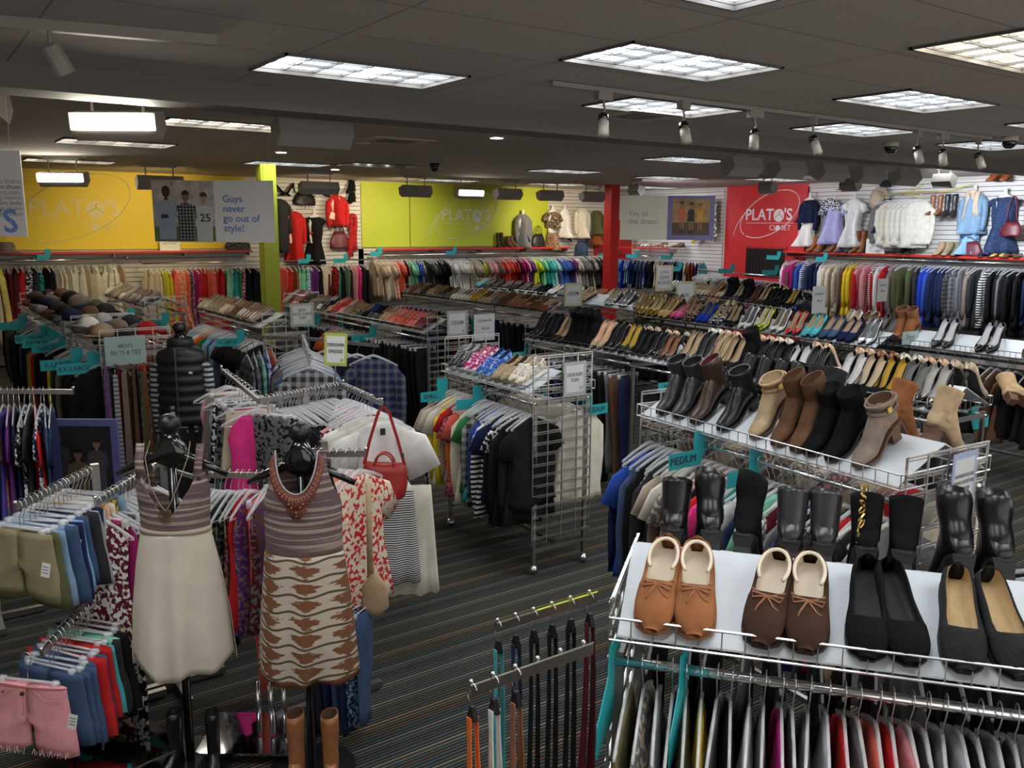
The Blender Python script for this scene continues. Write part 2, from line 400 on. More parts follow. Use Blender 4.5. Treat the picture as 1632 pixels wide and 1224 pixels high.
# logos on the painted walls
def logo(x, y, z, rz, c, scale=1, depth=1):
    g = empty('wall_logo', (x, y, z), rz, {'y':'pale logo in a tilted oval loop on the yellow wall', 'l':'pale logo in a tilted oval loop on the lime green wall', 'r':'white logo in a tilted oval loop on the red wall'}[c], 'logo')
    lm = mat('logo_'+c, {'y': (.72,.60,.26), 'l': (.56,.56,.36), 'r': (.78,.74,.74)}[c], .5)
    S = scale
    t1 = text("PLAT", .42*S, (-.82*S, 0, 0), g, lm, .006, align='LEFT'); t2 = text("'S", .42*S, (.46*S, 0, 0), g, lm, .006, align='LEFT')
    d = B().disc((.30*S, 0, -.01*S), .17*S, 28, th=.003); d.obj('logo_disc', [lm], g)
    hk = mat('hanger_mark_'+c, {'y': (.75,.55,.05), 'l': (.40,.45,.05), 'r': (.5,.03,.03)}[c], .5)
    B().tube([(.17*S, -.004, -.06*S), (.32*S, -.004, .02*S), (.43*S, -.004, -.07*S)], .008*S, 4).tube([(.32*S, -.004, .02*S), (.31*S, -.004, .08*S), (.35*S, -.004, .10*S)], .008*S, 4).obj('hanger_mark', [hk], g)
    B().box((0, 0, -.21*S), (1.55*S, .002, .012*S)).obj('logo_rule', [lm], g)
    text("CL", .2*S, (.13*S, 0, -.34*S), g, lm, -.001); text("SET", .2*S, (.55*S, 0, -.34*S), g, lm, -.001)
    B().disc((.29*S, 0, -.34*S), .075*S, 20, th=.003).obj('logo_disc', [lm], g)
    pts = []
    for i in range(61):
        a = radians(205+i*5.9); ex, ez = 1.02*S*cos(a), .52*S*sin(a); t = radians(24)
        pts.append((ex*cos(t)-ez*sin(t)-.02*S, 0, ex*sin(t)+ez*cos(t)+.02*S))
    tail = [(-1.28*S, 0, -.62*S), (-1.18*S, 0, -.30*S), (-.92*S, 0, .0)]
    B().tube(pts, .012*S, 5).tube([(-1.22*S,0,-.55*S), (-1.12*S,0,-.30*S), (-.95*S,0,-.05*S), (-.7*S,0,.17*S)], .010*S, 5).obj('logo_loop', [lm], g)
    return g
logo(2.78, Y1-.062, 2.68, 0, 'y', .95); logo(10.88, Y1-.062, 2.66, 0, 'l', .86); logo(X1-.062, 12.70, 2.70, -pi/2, 'r', .82)

# pillars
def pillar(x, y, w, m, label, d=None):
    b = B().box((0, 0, CEIL/2), (w, d or w, CEIL)); o = b.obj('column', [m], loc=(x, y, 0)); o['kind'] = 'structure'; return o
o = pillar(4.95, 13.7, .24, mat('lime_column_paint', (.36, .42, .02), .45), ''); o.name = 'trim_4'
o = pillar(13.35, 15.0, .24, mat('red_column_paint', (.60, .02, .02), .45), ''); o.name = 'trim_5'

# ---------------------------------------------------------------- track lights, floods, small ceiling things
GREYH = mat('lamp_housing', (.30, .28, .25), .5)
def flood(x, y, z, rz, tilt, label, lit=0, group=None, w=.52):
    f = empty('flood_light', (x, y, z), rz, label, 'spotlight', group)
    hgt = CEIL-z
    h = B(); sec = [(-.09, .10), (.09, .10), (.10, -.02), (.02, -.10), (-.10, -.03)]
    ct, st = cos(tilt), sin(tilt)
    def r2(a, c): return (a*ct - c*st, a*st + c*ct)
    ring = [r2(a, c) for a, c in sec]
    h.loft([[(-w/2, a, c) for a, c in ring], [(w/2, a, c) for a, c in ring]])
    h.obj('housing', [GREYH], f)
    hk = B().tube([(-w*.3, 0, .08), (-w*.3, 0, hgt-.03)], .012, 6).tube([(w*.3, 0, .08), (w*.3, 0, hgt-.03)], .012, 6).box((0, 0, hgt-.035), (w*.75, .05, .03)).box((0,0,hgt-.01),(w*1.1,.035,.02)); hk.obj('bracket', [GREYH], f)
    a1, a2 = r2(.105, .085), r2(.113, -.015)
    g = B(); g.add([(-w/2+.02, *a1), (w/2-.02, *a1), (w/2-.02, *a2), (-w/2+.02, *a2)], [(0, 1, 2, 3)])
    g.obj('lamp_glass', [mat('flood_glow_%d' % int(lit), (1, .93, .78), .3, emit=lit) if lit else mat('dark_reflector', (.08,.08,.08), .3)], f)
    return f
def wash(x, y, z, tx, ty, tz, power, col, size=.3):
    """the light thrown by a flood head onto the wall it faces"""
    l = bpy.data.lights.new('flood_beam', 'SPOT'); l.energy = power; l.color = col; l.spot_size = radians(95); l.spot_blend = .9; l.shadow_soft_size = size
    o = bpy.data.objects.new('flood_beam', l); COL.objects.link(o); o.location = (x, y, z)
    o.rotation_euler = (Vector((tx, ty, tz))-Vector((x, y, z))).to_track_quat('-Z', 'Y').to_euler()
    return o
WRM, CLD = (1, .82, .55), (.82, .88, 1)
FB = 'flood heads aimed at the back wall'; FRG = 'five flood heads on one track'
E35 = -radians(35)
# two heads that shine toward the camera
flood(1.42, 6.85, 3.09, E35+pi, -.2, 'brightly glowing flood head facing the room, largest, by the ceiling beam', 38, w=.60)
flood(2.12, 14.0, 3.03, E35+pi, -.2, 'smaller glowing flood head in front of the yellow wall', 40, w=.66)
flood(.60, 7.35, 3.19, E35, .2, 'unlit grey flood head cut by the left frame edge', w=.4)
flood(2.86, 6.8, 3.12, 0, -.3, 'large unlit flood head right of the brightest glowing head', w=.62)
flood(3.62, 14.8, 3.05, 0, -.3, 'grey flood head above the hanging sign with three men', group=None, w=.7)
wash(3.9, 14.85, 3.0, 3.6, 17.2, 2.5, 95, (1,.8,.4))
flood(6.3, 14.8, 3.05, 0, -.3, 'grey flood head above the red outfits', w=.7); wash(6.6, 14.95, 3.0, 7.1, 17.2, 2.5, 75, WRM)
flood(8.24, 14.8, 3.05, 0, -.3, 'grey flood head left of the lime wall logo', w=.62); wash(8.5, 14.95, 3.0, 8.6, 17.2, 2.7, 100, WRM)
flood(9.42, 14.8, 3.05, pi, -.3, 'lit flood head over the lime wall logo, glowing face outward', 9, w=.6)
flood(10.37, 14.8, 3.05, 0, -.3, 'unlit flood head right of the lit one on the lime wall', w=.6)
flood(11.45, 14.8, 3.05, 0, -.3, 'grey flood head with slotted back above the brown patterned scarf', w=.6); wash(12.3, 14.95, 3.0, 13.4, 17.2, 2.4, 130, WRM)
flood(12.6, 14.8, 3.05, 0, -.3, 'grey flood head next to the red column', w=.6)
for i, x in enumerate((8.25, 9.08, 9.95, 10.78, 11.65)):
    flood(x, 7.0, 3.10, 0, -.3, ('grey flood head with slotted vents, third of five on the right track' if i == 2 else f"grey flood head, {['first','second','','fourth','last'][i]} of five from the left on the right track"), group=FRG, w=.52)
tr = B().box((0, 0, 0), (6.6, .035, .02)); o = tr.obj('light_track', [GREYH], loc=(9.3, 7.0, CEIL-.012)); tag(o, 'long track carrying five flood heads beyond the beam', 'light track')
for x, y, tx, ty, p in ((12.2, 13.0, 16, 12.9, 210), (13.2, 10.6, 16, 10.5, 85), (13.2, 8.9, 16, 9.1, 50), (13.2, 7.3, 16, 7.6, 420), (13.6, 15.8, 16, 15.7, 100)):
    wash(x, y, 3.15, tx, ty, 2.6, p, (.9,.78,.84) if y == 13.0 else CLD)
    flood(x, y, 3.12, -pi/2, -.3, {13.0: 'grey flood head lighting the red wall', 10.6: 'small flood head in front of the pale lit slat wall', 8.9: 'small flood head above the yellow branch', 7.3: 'flood head lighting the denim outfits', 15.8: 'flood head in the far corner by the red column'}[y], w=.3)
# spot track in front of the beam
tk = B().box((0, 0, 0), (5.7, .03, .03)); o = tk.obj('light_track', [GREYH], loc=(6.5, 4.72, CEIL-.02)); tag(o, 'thin white track with small cylinder spotlights before the beam', 'light track')
CREAMC = mat('spot_cream', (.55, .50, .42), .45)
sp_parts = (B().box((0, 0, -.03), (.13, .05, .06)), B().tube([(0, 0, -.06), (.015, 0, -.12), (-.01, 0, -.17)], .008, 5), B().tube([(0, 0, -.16), (-.015, -.02, -.20)], [.036, .04], 10), B().tube([(-.015, -.02, -.20), (-.045, -.06, -.30)], [.036, .038], 12))
SPP = Proto([('track_spotlight', sp_parts[0].mesh('adapter', GREYH), None, 'a'), ('stem', sp_parts[1].mesh('stem', GREYH), 0, 's'), ('collar', sp_parts[2].mesh('collar', GLOSSB, True), 0, 'c'), ('lamp_can', sp_parts[3].mesh('lamp_can', CREAMC, True), 0, 'l')])
for i, x in enumerate((4.10, 4.88, 5.68, 6.42, 8.0, 8.45, 9.12)):
    SPP.put((x, 4.72, CEIL-.03), (0, 0, [0, .3, -.2, .5, .2, -.1, .4][i]), {}, f"small cream and black track spotlight, {['leftmost','second','third','fourth','fifth','sixth','rightmost'][i]} of seven on the track", 'spotlight', 'track spotlights')
tr2 = empty('track_spotlight', (.62, 4.82, CEIL), -.2, 'dim track with a small black spotlight at the upper left', 'spotlight')
B().box((.35, 0, -.03), (1.0, .05, .05)).obj('track_bar', [GREYH], tr2); B().tube([(.1, 0, -.05), (.1, 0, -.12)], .01).tube([(.1, 0, -.12), (.16, .02, -.24)], .045, 10).obj('lamp_can', [GREYH], tr2)
B().box((0, 0, -.03), (1.5, .06, .05)).obj('light_track', [GREYH], loc=(1.0, 6.6-.15, CEIL-.02))['label'] = 'bare metal track above the glowing flood head'
bpy.data.objects['light_track.002']['category'] = 'light track'
def vent(x, y, w, d, label):
    v = empty('ceiling_vent', (x, y, CEIL-.004), 0, label, 'vent'); VM = mat('vent_frame', (.50,.44,.38), .6)
    b = B()
    for s in (-1, 1): b.box((0, s*d*.4, 0), (w, d*.2, .012)).box((s*w*.4, 0, 0), (w*.2, d*.6, .012))
    b.obj('vent_frame', [VM], v); s = B().box((0, 0, .004), (w*.6, d*.6, .004)); s.obj('vent_throat', [mat('vent_dark', (.02,.02,.02), .8)], v)
    l = B()
    for i in range(9): l.box((0, -d*.28+i*d*.07, 0), (w*.6, d*.018, .014))
    l.obj('vent_grille', [mat('vent_slat', (.12,.11,.10), .6)], v)
vent(5.35, 5.72, .6, .55, 'square air vent between the two middle ceiling lights')
vent(4.75, 9.0, .75, .6, 'square air vent beyond the beam above the lime wall')
def can(x, y, lit, label):
    d = empty('downlight', (x, y, CEIL-.003), 0, label, 'ceiling light'); B().disc((0, 0, 0), .085, 20, 'z', th=.01).obj('trim_ring', [mat('white_ring', (.6,.58,.54), .5)], d)
    B().disc((0, 0, -.006), .065, 18, 'z', th=.004).obj('lens', [mat('downlight_lens', (1,.95,.85), .4, emit=12) if lit else mat('downlight_off', (.5,.48,.44), .5)], d)
can(5.45, 8.0, 1, 'round lit downlight just beyond the beam'); can(4.6, 9.5, 0, 'round unlit downlight beside the square air vent')
can(6.3, 14.1, 1, 'round lit downlight above the red outfits'); can(4.3, 11.3, 1, 'round lit downlight near the uncovered ceiling light')
for (x, y, lb) in ((6.9, 11.8, 'small black dome camera above the lime wall'), (9.15, 5.7, 'black dome camera on the beam'), (9.5, 4.6, 'black dome camera at the right frame edge')):
    d = empty('dome_camera', (x, y, CEIL), 0, lb, 'security camera'); B().tube([(0,0,0),(0,0,-.05)], .08, 16).obj('base', [CREAMC if x > 9 else GLOSSB], d, smooth=True); B().ball((0,0,-.06), .07, 12).obj('dome', [GLOSSB], d, smooth=True)

# ---------------------------------------------------------------- hanging banners and poster
def banner(name, x, y, z, w, h, rz, label, panels):
    g = empty(name, (x, y, z), rz, label, 'sign'); b = B().box((0, 0, 0), (w, .006, h)); b.obj('banner_panel', [mat('banner_white', (.80,.79,.77), .5)], g)
    L = CEIL-z-h/2; s = B()
    for q in (-.42, .42): s.tube([(q*w, 0, h/2), (q*w, 0, h/2+L-.002)], .0015, 4)
    s.obj('string', [mat('string', (.4,.36,.3), .6)], g)
    return g
SKD, SKM, SKL = mat('photo_skin_dark', (.06,.035,.025), .6), mat('photo_skin_mid', (.28,.15,.09), .6), mat('photo_skin_light', (.5,.3,.2), .6)
def figure(b, x, z, s, skin, top, bottom, hair, arms='down', w=1, dress=False, y=-.0045):
    """flat printed figure: b.cur indices skin/top/bottom/hair; z is the head centre, s the head height"""
    def poly(p, m, dy): b.cur = m; b.prism([(x+q[0]*s*w, z+q[1]*s) for q in p], y-dy, y-dy-.0003)
    poly([(-.16,-.5),(.16,-.5),(.2,-.8),(-.2,-.8)], skin, .0002)
    if dress:
        poly([(-.45,-.7),(.45,-.7),(.62,-1.4),(.5,-1.9),(.72,-2.9),(-.72,-2.9),(-.5,-1.9),(-.62,-1.4)], top, .0008)
        poly([(-.36,-2.9),(-.08,-2.9),(-.12,-4.8),(-.3,-4.8)], skin, .0004); poly([(.08,-2.9),(.36,-2.9),(.4,-4.8),(.2,-4.8)], skin, .0004)
        poly([(-.36,-4.4),(-.06,-4.4),(-.02,-5.1),(-.4,-5.1)], hair, .001); poly([(.12,-4.4),(.42,-4.4),(.5,-5.1),(.12,-5.1)], hair, .001)
        poly([(-.6,-1.0),(-.85,-2.3),(-.7,-2.35),(-.45,-1.4)], skin, .0003); poly([(.6,-1.0),(.85,-2.3),(.7,-2.35),(.45,-1.4)], skin, .0003)
    else:
        poly([(-.3,-.7),(.3,-.7),(.9,-.95),(1.05,-2.0),(.8,-2.2),(.75,-4.2),(-.75,-4.2),(-.8,-2.2),(-1.05,-2.0),(-.9,-.95)], top, .0006)
        if bottom is not None: poly([(-.74,-4.1),(.74,-4.1),(.8,-5.4),(.08,-5.4),(0,-4.6),(-.08,-5.4),(-.8,-5.4)], bottom, .0005)
        if arms == 'crossed':
            poly([(-1.05,-1.9),(1.05,-1.7),(.95,-2.3),(.2,-2.5),(-.95,-2.35)], top, .001); poly([(-.55,-2.0),(.1,-1.95),(.15,-2.3),(-.5,-2.35)], skin, .0013)
    poly([(.36*cos(a*pi/8), .5*sin(a*pi/8)) for a in range(16)], skin, .001)
    poly([(.38*cos(a*pi/8), .12+.42*sin(a*pi/8)) for a in range(9)], hair, .0014)
    for e in (-.13, .13): poly([(e-.05,-.02),(e+.05,-.02),(e+.05,.05),(e-.05,.05)], hair, .0014)
    poly([(-.12,-.27),(.12,-.27),(.08,-.22),(-.08,-.22)], bottom if bottom is not None else hair, .0014)
D8 = .55
g = banner('hanging_sign', 2.42, 8.07, 2.525, 1.09, .545, -radians(35.5), 'hanging sign with a photo of three young men and blue words', None)
bx = B().box((-.265, -.0035, 0), (.55, .001, .54))
MB = [mat('photo_backdrop', (.50,.46,.40), .7, noise=.35, scale=12), SKD, mat('photo_shirt_blue', (.33,.40,.48), .7), fabric('black','plaid','lightgrey',34), mat('photo_white', (.6,.6,.58), .7), INK, mat('photo_grass', (.12,.2,.05), .8, noise=.4, scale=20), mat('photo_khaki', (.4,.33,.22), .7), SKM, SKL, mat('photo_brown_hair', (.06,.035,.02), .7)]
bx.cur = 6; bx.box((-.265, -.0042, -.2), (.55, .0005, .13))
figure(bx, -.42, .17, .100, 1, 2, None, 5, 'crossed'); figure(bx, -.245, .135, .094, 8, 3, None, 5); figure(bx, -.085, .12, .092, 9, 4, None, 10)
bx.obj('printed_photo', MB, g); text('25', .10, (-.075, -.007, -.06), g, INK, .001)
text('Guys\nnever\ngo out of\nstyle!', .088, (.085, -.005, -.02), g, mat('blue_print', (.16,.30,.62), .6), .0015, align='LEFT', spacing=.98)
g = banner('hanging_sign', 7.2, 7.15, 2.515, 1.06, .49, -radians(35.5), 'hanging sign with pale words and a photo of three women in dresses', None)
B().box((-.265, -.004, 0), (.53, .001, .49)).obj('cream_half', [mat('cream_print', (.66,.63,.53), .6)], g)
bx = B(); bx.box((.265, -.004, 0), (.53, .001, .49)); bx.cur = 1; bx.box((.265, -.0048, .01), (.42, .0008, .40))
bx.cur = 7; bx.box((.265, -.0054, -.12), (.42, .0004, .14))
figure(bx, .16, .15, .062, 3, 4, None, 5, dress=True, y=-.006); figure(bx, .265, .14, .062, 3, 5, None, 5, dress=True, y=-.006); figure(bx, .365, .135, .06, 3, 6, None, 8, dress=True, y=-.006)
bx.obj('printed_photo', [mat('photo_blue_border', (.16,.15,.33), .6), mat('photo_amber', (.36,.22,.09), .7, noise=.4, scale=9), SKD, SKM, mat('photo_orange', (.55,.13,.06), .7), INK, mat('photo_mustard', (.55,.28,.05), .7), mat('photo_floor', (.10,.06,.035), .7), mat('photo_hair', (.16,.08,.03), .7)], g)
text('Yes to\nthe dress!', .085, (-.44, -.006, -.0), g, mat('grey_print', (.33,.32,.30), .6), .001, align='LEFT')
g = banner('hanging_sign', .445, 6.945, 2.60, .80, .56, -radians(35.5), 'white hanging sign with big blue letters, cut by the left edge', None)
text('GUYS', .215, (.075, -.005, -.185), g, mat('blue_print', (.16,.30,.62), .6), .004, align='CENTER')
wl = ['jeans khakis', 'shorts caps shoes', 'hoodies t-shirts jeans', 'polos long sleeves', 'tanks sweaters belts', 'jackets khakis', 'jeans caps shoes']
for i, s in enumerate(wl): text(s, .042, (.385, -.005, .08-i*.035), g, mat('word_%d' % (i % 3), [(.45,.42,.3),(.25,.24,.22),(.42,.40,.42)][i % 3], .6), 0, align='RIGHT')

# ---------------------------------------------------------------- garments (x = width, y = thickness, origin at the rail)
def ringe(cx, cy, z, hw, th, n=20, ph=0, fold=0, k=5, sk=0):
    out = []
    for j in range(n):
        a = 2*pi*j/n; f = 1+fold*sin(k*a*1.0+ph)
        out.append((cx+hw*cos(a)+fold*.006*sin(a*4+ph), cy+sk*cos(a)+th*sin(a)*f + fold*th*(.8*sin(k*cos(a)*2.2+ph)+.45*sin(k*cos(a)*4.9+2*ph)), z))
    return out
def top_mesh(name, ln=.62, sh=.19, hem=.235, sleeve='short', th=.02, seed=0, sl=1.0, neck=.07, z0=-.122, drop=.065, waist=1.0, skirt=0):
    r = random.Random(seed); b = B(); ph = r.random()*6; rows = []
    prof = [(0, neck, .35), (drop*.45, neck+.55*(sh-neck), .5), (drop, sh, .7), (drop+.06, sh+.012, .9), (ln*.35, sh*.98, 1), (ln*.55, sh*waist, 1.05), (ln*.75, (sh*waist+hem)/2, 1.25), (ln*.92, hem*.98, 1.45), (ln, hem, 1.5)]
    for i, (dz, hw, t) in enumerate(prof):
        f = .0 if i < 3 else .25+.75*i/9
        rows.append(ringe(.006*sin(i+ph), 0, z0-dz, hw, th*t, 28, ph+i*.22, f, 3, 0.004*sin(ph)))
    # wavy hem
    rows[-1] = [(x, y, z+.008*sin(9*x*10+ph)+.010*abs(x)/hem) for x, y, z in rows[-1]]
    b.loft(rows)
    for s in (-1, 1):
        if sleeve == 'none': continue
        if sleeve == 'cap': P = [(s*(sh-.03), 0, z0-drop-.02), (s*(sh+.05), -.004, z0-drop-.07)]; Rr = [.055, .06]
        elif sleeve == 'short': P = [(s*(sh-.045), 0, z0-drop-.03), (s*(sh+.02), -.002, z0-drop-.07), (s*(sh+.075), -.006, z0-drop-.19)]; Rr = [.055, .07, .075]
        elif sleeve == 'wide': P = [(s*(sh-.045), 0, z0-drop-.03), (s*(sh+.06), -.002, z0-drop-.09), (s*(sh+.13), -.006, z0-drop-.26)]; Rr = [.06, .10, .11]
        else: P = [(s*(sh-.045), 0, z0-drop-.03), (s*(sh+.015), -.006, z0-drop-.09), (s*(sh+.030), -.012, z0-drop-.3*sl), (s*(sh+.022), -.016, z0-drop-.46*sl), (s*(sh+.012), -.018, z0-drop-.58*sl)]; Rr = [.045, .052, .046, .042, .036]
        rings = []
        for i, p in enumerate(P):
            t = Vector(P[min(i+1, len(P)-1)])-Vector(P[max(0, i-1)]); t.normalize(); nx = Vector((t.z, 0, -t.x))
            rr = Rr[i]; yy = max(.010, th*.62)
            rings.append([(p[0]+nx.x*rr*cos(2*pi*j/10), p[1]+yy*sin(2*pi*j/10)*(1+.25*sin(j*2+ph+i)), p[2]+nx.z*rr*cos(2*pi*j/10)) for j in range(10)])
        b.loft(rings)
    return b.mesh(name, INK, True)
def pants_mesh(name, ln=.98, w=.115, seed=0, z0=-.13, clip=False):
    r = random.Random(seed); b = B(); ph = r.random()*6; rows = []
    n = 9
    for i in range(n):
        t = i/(n-1); hw = w*(1.15-.45*t) + .006*sin(i*2+ph); rows.append(ringe(.01*sin(i*.9+ph), 0, z0-ln*t, hw, .022*(.7+.5*sin(pi*min(1, t*1.3))), 16, ph+i*.3, .35, 3))
    b.loft(rows); return b.mesh(name, INK, True)
def skirt_mesh(name, ln=.4, w=.17, seed=0, z0=-.12):
    r = random.Random(seed); b = B(); ph = r.random()*6; rows = []
    for i in range(7):
        t = i/6; rows.append(ringe(0, 0, z0-ln*t, w*(1+.35*t), .014+.02*t, 24, ph+i*.1, .6*t, 5))
    b.loft(rows); return b.mesh(name, INK, True)
def shorts_mesh(name, w=.19, ln=.29, seed=0, z0=-.12, th=.030):
    b = B(); n = 24
    for s in (-1, 1):
        rr = []
        for i in range(12):
            t = i/11; z = z0-ln*t; k = max(0, min(1, (t-.50)/.22)); k = k*k*(3-2*k)
            W_ = w*(1+.16*t); T_ = th*(.62+.55*min(1, t*1.4)); c = W_*.54; hw = W_*.49; r = []
            for q in range(n):
                a = 2*pi*q/n; ca, sa = cos(a), sin(a)
                x = (1-k)*max(0, W_*ca)+k*(c+hw*ca); y = T_*sa*(1+.10*t*sin(3*a+seed+i*.4))
                r.append((s*x, y, z-(k*.02*abs(x)/w if i == 11 else 0)+(.003*sin(q*5) if i == 11 else 0)))
            rr.append(r)
        b.loft(rr)
    return b.mesh(name, INK, True)
def hanger_mesh(wd_=.40, thick=.0048, style='top'):
    b = B()
    if style == 'top':
        b.loft([[(x, -.0036, z-h), (x, .0036, z-h), (x, .0036, z+h), (x, -.0036, z+h)] for x, z, h in ((-wd_/2, -.172, .006), (-wd_*.3, -.134, .009), (-.035, -.100, .010), (0, -.092, .012), (.035, -.100, .010), (wd_*.3, -.134, .009), (wd_/2, -.172, .006))])
        b.tube([(-wd_/2, 0, -.178), (0, 0, -.190), (wd_/2, 0, -.178)], thick*.6, 4)
    else:
        b.tube([(-wd_/2, 0, -.105), (wd_/2, 0, -.105)], thick*1.2, 6)
        for s in (-1, 1): b.box((s*wd_*.42, 0, -.118), (.028, .022, .04))
    return b.mesh('hanger', PLASTIC, True)
def hook_mesh(r=.024):
    b = B(); P = [(r*cos(radians(a)), 0, -r*.2+r*sin(radians(a))) for a in range(-30, 181, 21)]
    P = [(0, 0, -.10), (0, 0, -.055), (r*.55, 0, -.035)] + P
    b.tube(P, .0021, 5); return b.mesh('hook', CHROME, True)
HOOK = hook_mesh()
HG_T, HG_C = hanger_mesh(), hanger_mesh(.30, .005, 'clip')
def gp(nm, me, style='top'):
    return Proto([(nm, me, None, 'g'), ('hanger', HG_T if style == 'top' else HG_C, 0, 'h'), ('hook', HOOK, 1, 'k')])
G = {}
for i in range(3):
    G[('tee', i)] = gp('short_sleeve_top', top_mesh('short_sleeve_top', .60+.04*i, .185, .215+.015*i, 'short', .020, 10+i))
    G[('tank', i)] = gp('tank_top', top_mesh('tank_top', .60+.05*i, .15, .20+.02*i, 'none', .017, 20+i, neck=.09))
    G[('long', i)] = gp('long_sleeve_top', top_mesh('long_sleeve_top', .64+.04*i, .19, .215+.01*i, 'long', .022, 30+i))
    G[('coat', i)] = gp('winter_coat', top_mesh('winter_coat', .80+.05*i, .195, .235, 'long', .036, 40+i, neck=.08, sl=1.12))
    G[('shirt', i)] = gp('button_shirt', top_mesh('button_shirt', .70+.03*i, .20, .24, 'long', .028, 50+i))
    G[('dress', i)] = gp('hanging_dress', top_mesh('hanging_dress', .95+.12*i, .155, .25, 'none', .020, 60+i, neck=.08, waist=.85))
    G[('pants', i)] = gp('hanging_trousers', pants_mesh('hanging_trousers', .92+.06*i, .115, 70+i), 'clip')
    G[('skirt', i)] = gp('hanging_skirt', skirt_mesh('hanging_skirt', .38+.07*i, .16, 80+i), 'clip')
    G[('shorts', i)] = gp('denim_shorts', shorts_mesh('denim_shorts', .18+.01*i, .28+.02*i, i), 'clip')
NOUN = dict(tee='short sleeve top', tank='sleeveless top', long='long sleeve top', coat='coat', shirt='button shirt', dress='long dress', pants='trousers', skirt='skirt', shorts='shorts')
def parse(tok):
    """'tee:red' / 'tee:black/stripe/white' / 'tee:red*5'"""
    n = 1
    if '*' in tok: tok, n = tok.rsplit('*', 1); n = int(n)
    k, c = tok.split(':'); q = c.split('/'); return k, q, n
def hang(P0, P1, toks, where, grp, end='left', yaw=None, jit=.10, scale=1, sink=0, skip=(), thk=1):
    """hang a row of garments on a rail from P0 to P1 (first token at P0)"""
    items = []
    for t in toks.split():
        k, q, n = parse(t); items += [(k, q)]*n
    P0, P1 = Vector(P0), Vector(P1); d = P1-P0; N = len(items)
    if yaw is None: yaw = math.atan2(d.y, d.x) - pi/2
    for i, (k, q) in enumerate(items):
        t = (i+.5)/N + R.uniform(-.2, .2)/N; p = P0+d*t; p.z += .008 - sink
        pat = q[1] if len(q) > 1 and q[1] else None; c2 = q[2] if len(q) > 2 else None
        m_ = fabric(q[0], pat, c2)
        pw = {'stripe': 'striped ', 'plaid': 'plaid ', 'print': 'printed ', 'knit': 'knit ', 'vstripe': 'striped '}.get(pat, '')
        if pat and c2: pw = f"and {wd(c2)} {pw}"
        lb = f"{wd(q[0])} {pw}{NOUN[k]}, {ordn(i+1)} from {end} {where}"
        G[(k, R.randrange(3))].put(p, (R.uniform(-.03, .03), R.uniform(-.02, .02), yaw+R.uniform(-jit, jit)), {'g': m_}, lb, {'tee':'top','tank':'top','long':'top','shirt':'shirt','pants':'trousers','shorts':'shorts','skirt':'skirt','coat':'coat','dress':'dress'}[k], grp, scale=(lambda q: (q, q*thk, q))(scale*R.uniform(.95, 1.05)), skip=skip, name=('patterned_top' if k == 'tee' and pat else None))

# ---------------------------------------------------------------- shoes (toe toward -y, origin under the middle of the sole)
def smooth_st(st, k=3):
    out = []
    for i in range(len(st)-1):
        p0, p1, p2, p3 = st[max(0, i-1)], st[i], st[i+1], st[min(len(st)-1, i+2)]
        for q in range(k):
            t = q/k; v = [.5*((2*p1[j])+(p2[j]-p0[j])*t+(2*p0[j]-5*p1[j]+4*p2[j]-p3[j])*t*t+(3*p1[j]-p0[j]-3*p2[j]+p3[j])*t**3) for j in range(4)]
            v[0] = p1[0]+(p2[0]-p1[0])*t; o1, o2 = p1[4], p2[4]
            o = o1*(1-t)+o2*t if o2 > 0 and o1 > 0 else (o1*math.sqrt(max(0, 1-t*t)) if o1 > 0 else o2*math.sqrt(t) if o2 > 0 else 0)
            v[1] = max(.002, v[1]); out.append((*v, min(o, v[1]*.97)))
    out.append(st[-1]); return out
def shell(st, n=15):
    up, li = [], []
    for (y, w, zb, zt, o) in st:
        c, h = (zb+zt)/2, (zt-zb)/2; a0 = math.asin(min(.985, o/w)) if o > 0 else 0.0
        out, inn = [], []
        for j in range(n):
            a = a0 + (2*pi-2*a0)*j/(n-1); sx = math.copysign(abs(sin(a))**.75, sin(a)); cz = cos(a)
            x = w*sx; z = c+h*cz
            if z < zb+.25*h: z = zb + (z-zb)*.35 if z > zb else zb
            out.append((x, -y if False else y, z)); inn.append((x*.88, y, max(zb+.006, z-.003) if j not in (0, n-1) else z-.002))
        up.append([inn[0]]+out+[inn[-1]]); li.append(inn)
    return up, li
def flip(st): return st[::-1]
def shoe(name, st, sole=None, heel=None, extra=None, soleh=.008):
    st = [(y, w, zb+soleh*(0 if sole is None else 1), zt+soleh*(0 if sole is None else 1), o) for y, w, zb, zt, o in st]
    st[0] = (*st[0][:3], st[1][3]-.002, 0); st = smooth_st(st); up, li = shell(st); b = B().loft(up, closed=False); b.add(up[0][1:-1], [tuple(range(15))]); b.add(up[-1][1:-1], [tuple(range(14, -1, -1))]); b.weld = 1; parts = [(name, b.mesh(name, INK, True), None, 'u')]
    k = [i for i, s_ in enumerate(st) if s_[4] > 0]
    li = li[k[0]:k[-1]+1]; l = B().loft(li, closed=False); parts.append(('lining', l.mesh('lining', INK, True), 0, 'i'))
    rings = []
    for (y, w, zb, zt, o) in st:
        e = 1.06 if sole == 'thick' else 1.0
        rings.append([(-w*e, y, zb+(.003 if sole == 'thick' else .001)), (w*e, y, zb+(.003 if sole == 'thick' else .001)), (w*e, y, zb-soleh), (-w*e, y, zb-soleh)])
    parts.append(('sole', B().loft(rings).mesh('sole', INK, False), 0, 's'))
    if heel: parts.append(('heel', heel.mesh('heel', INK, True), 0, 's'))
    if extra: parts += extra
    return Proto(parts)
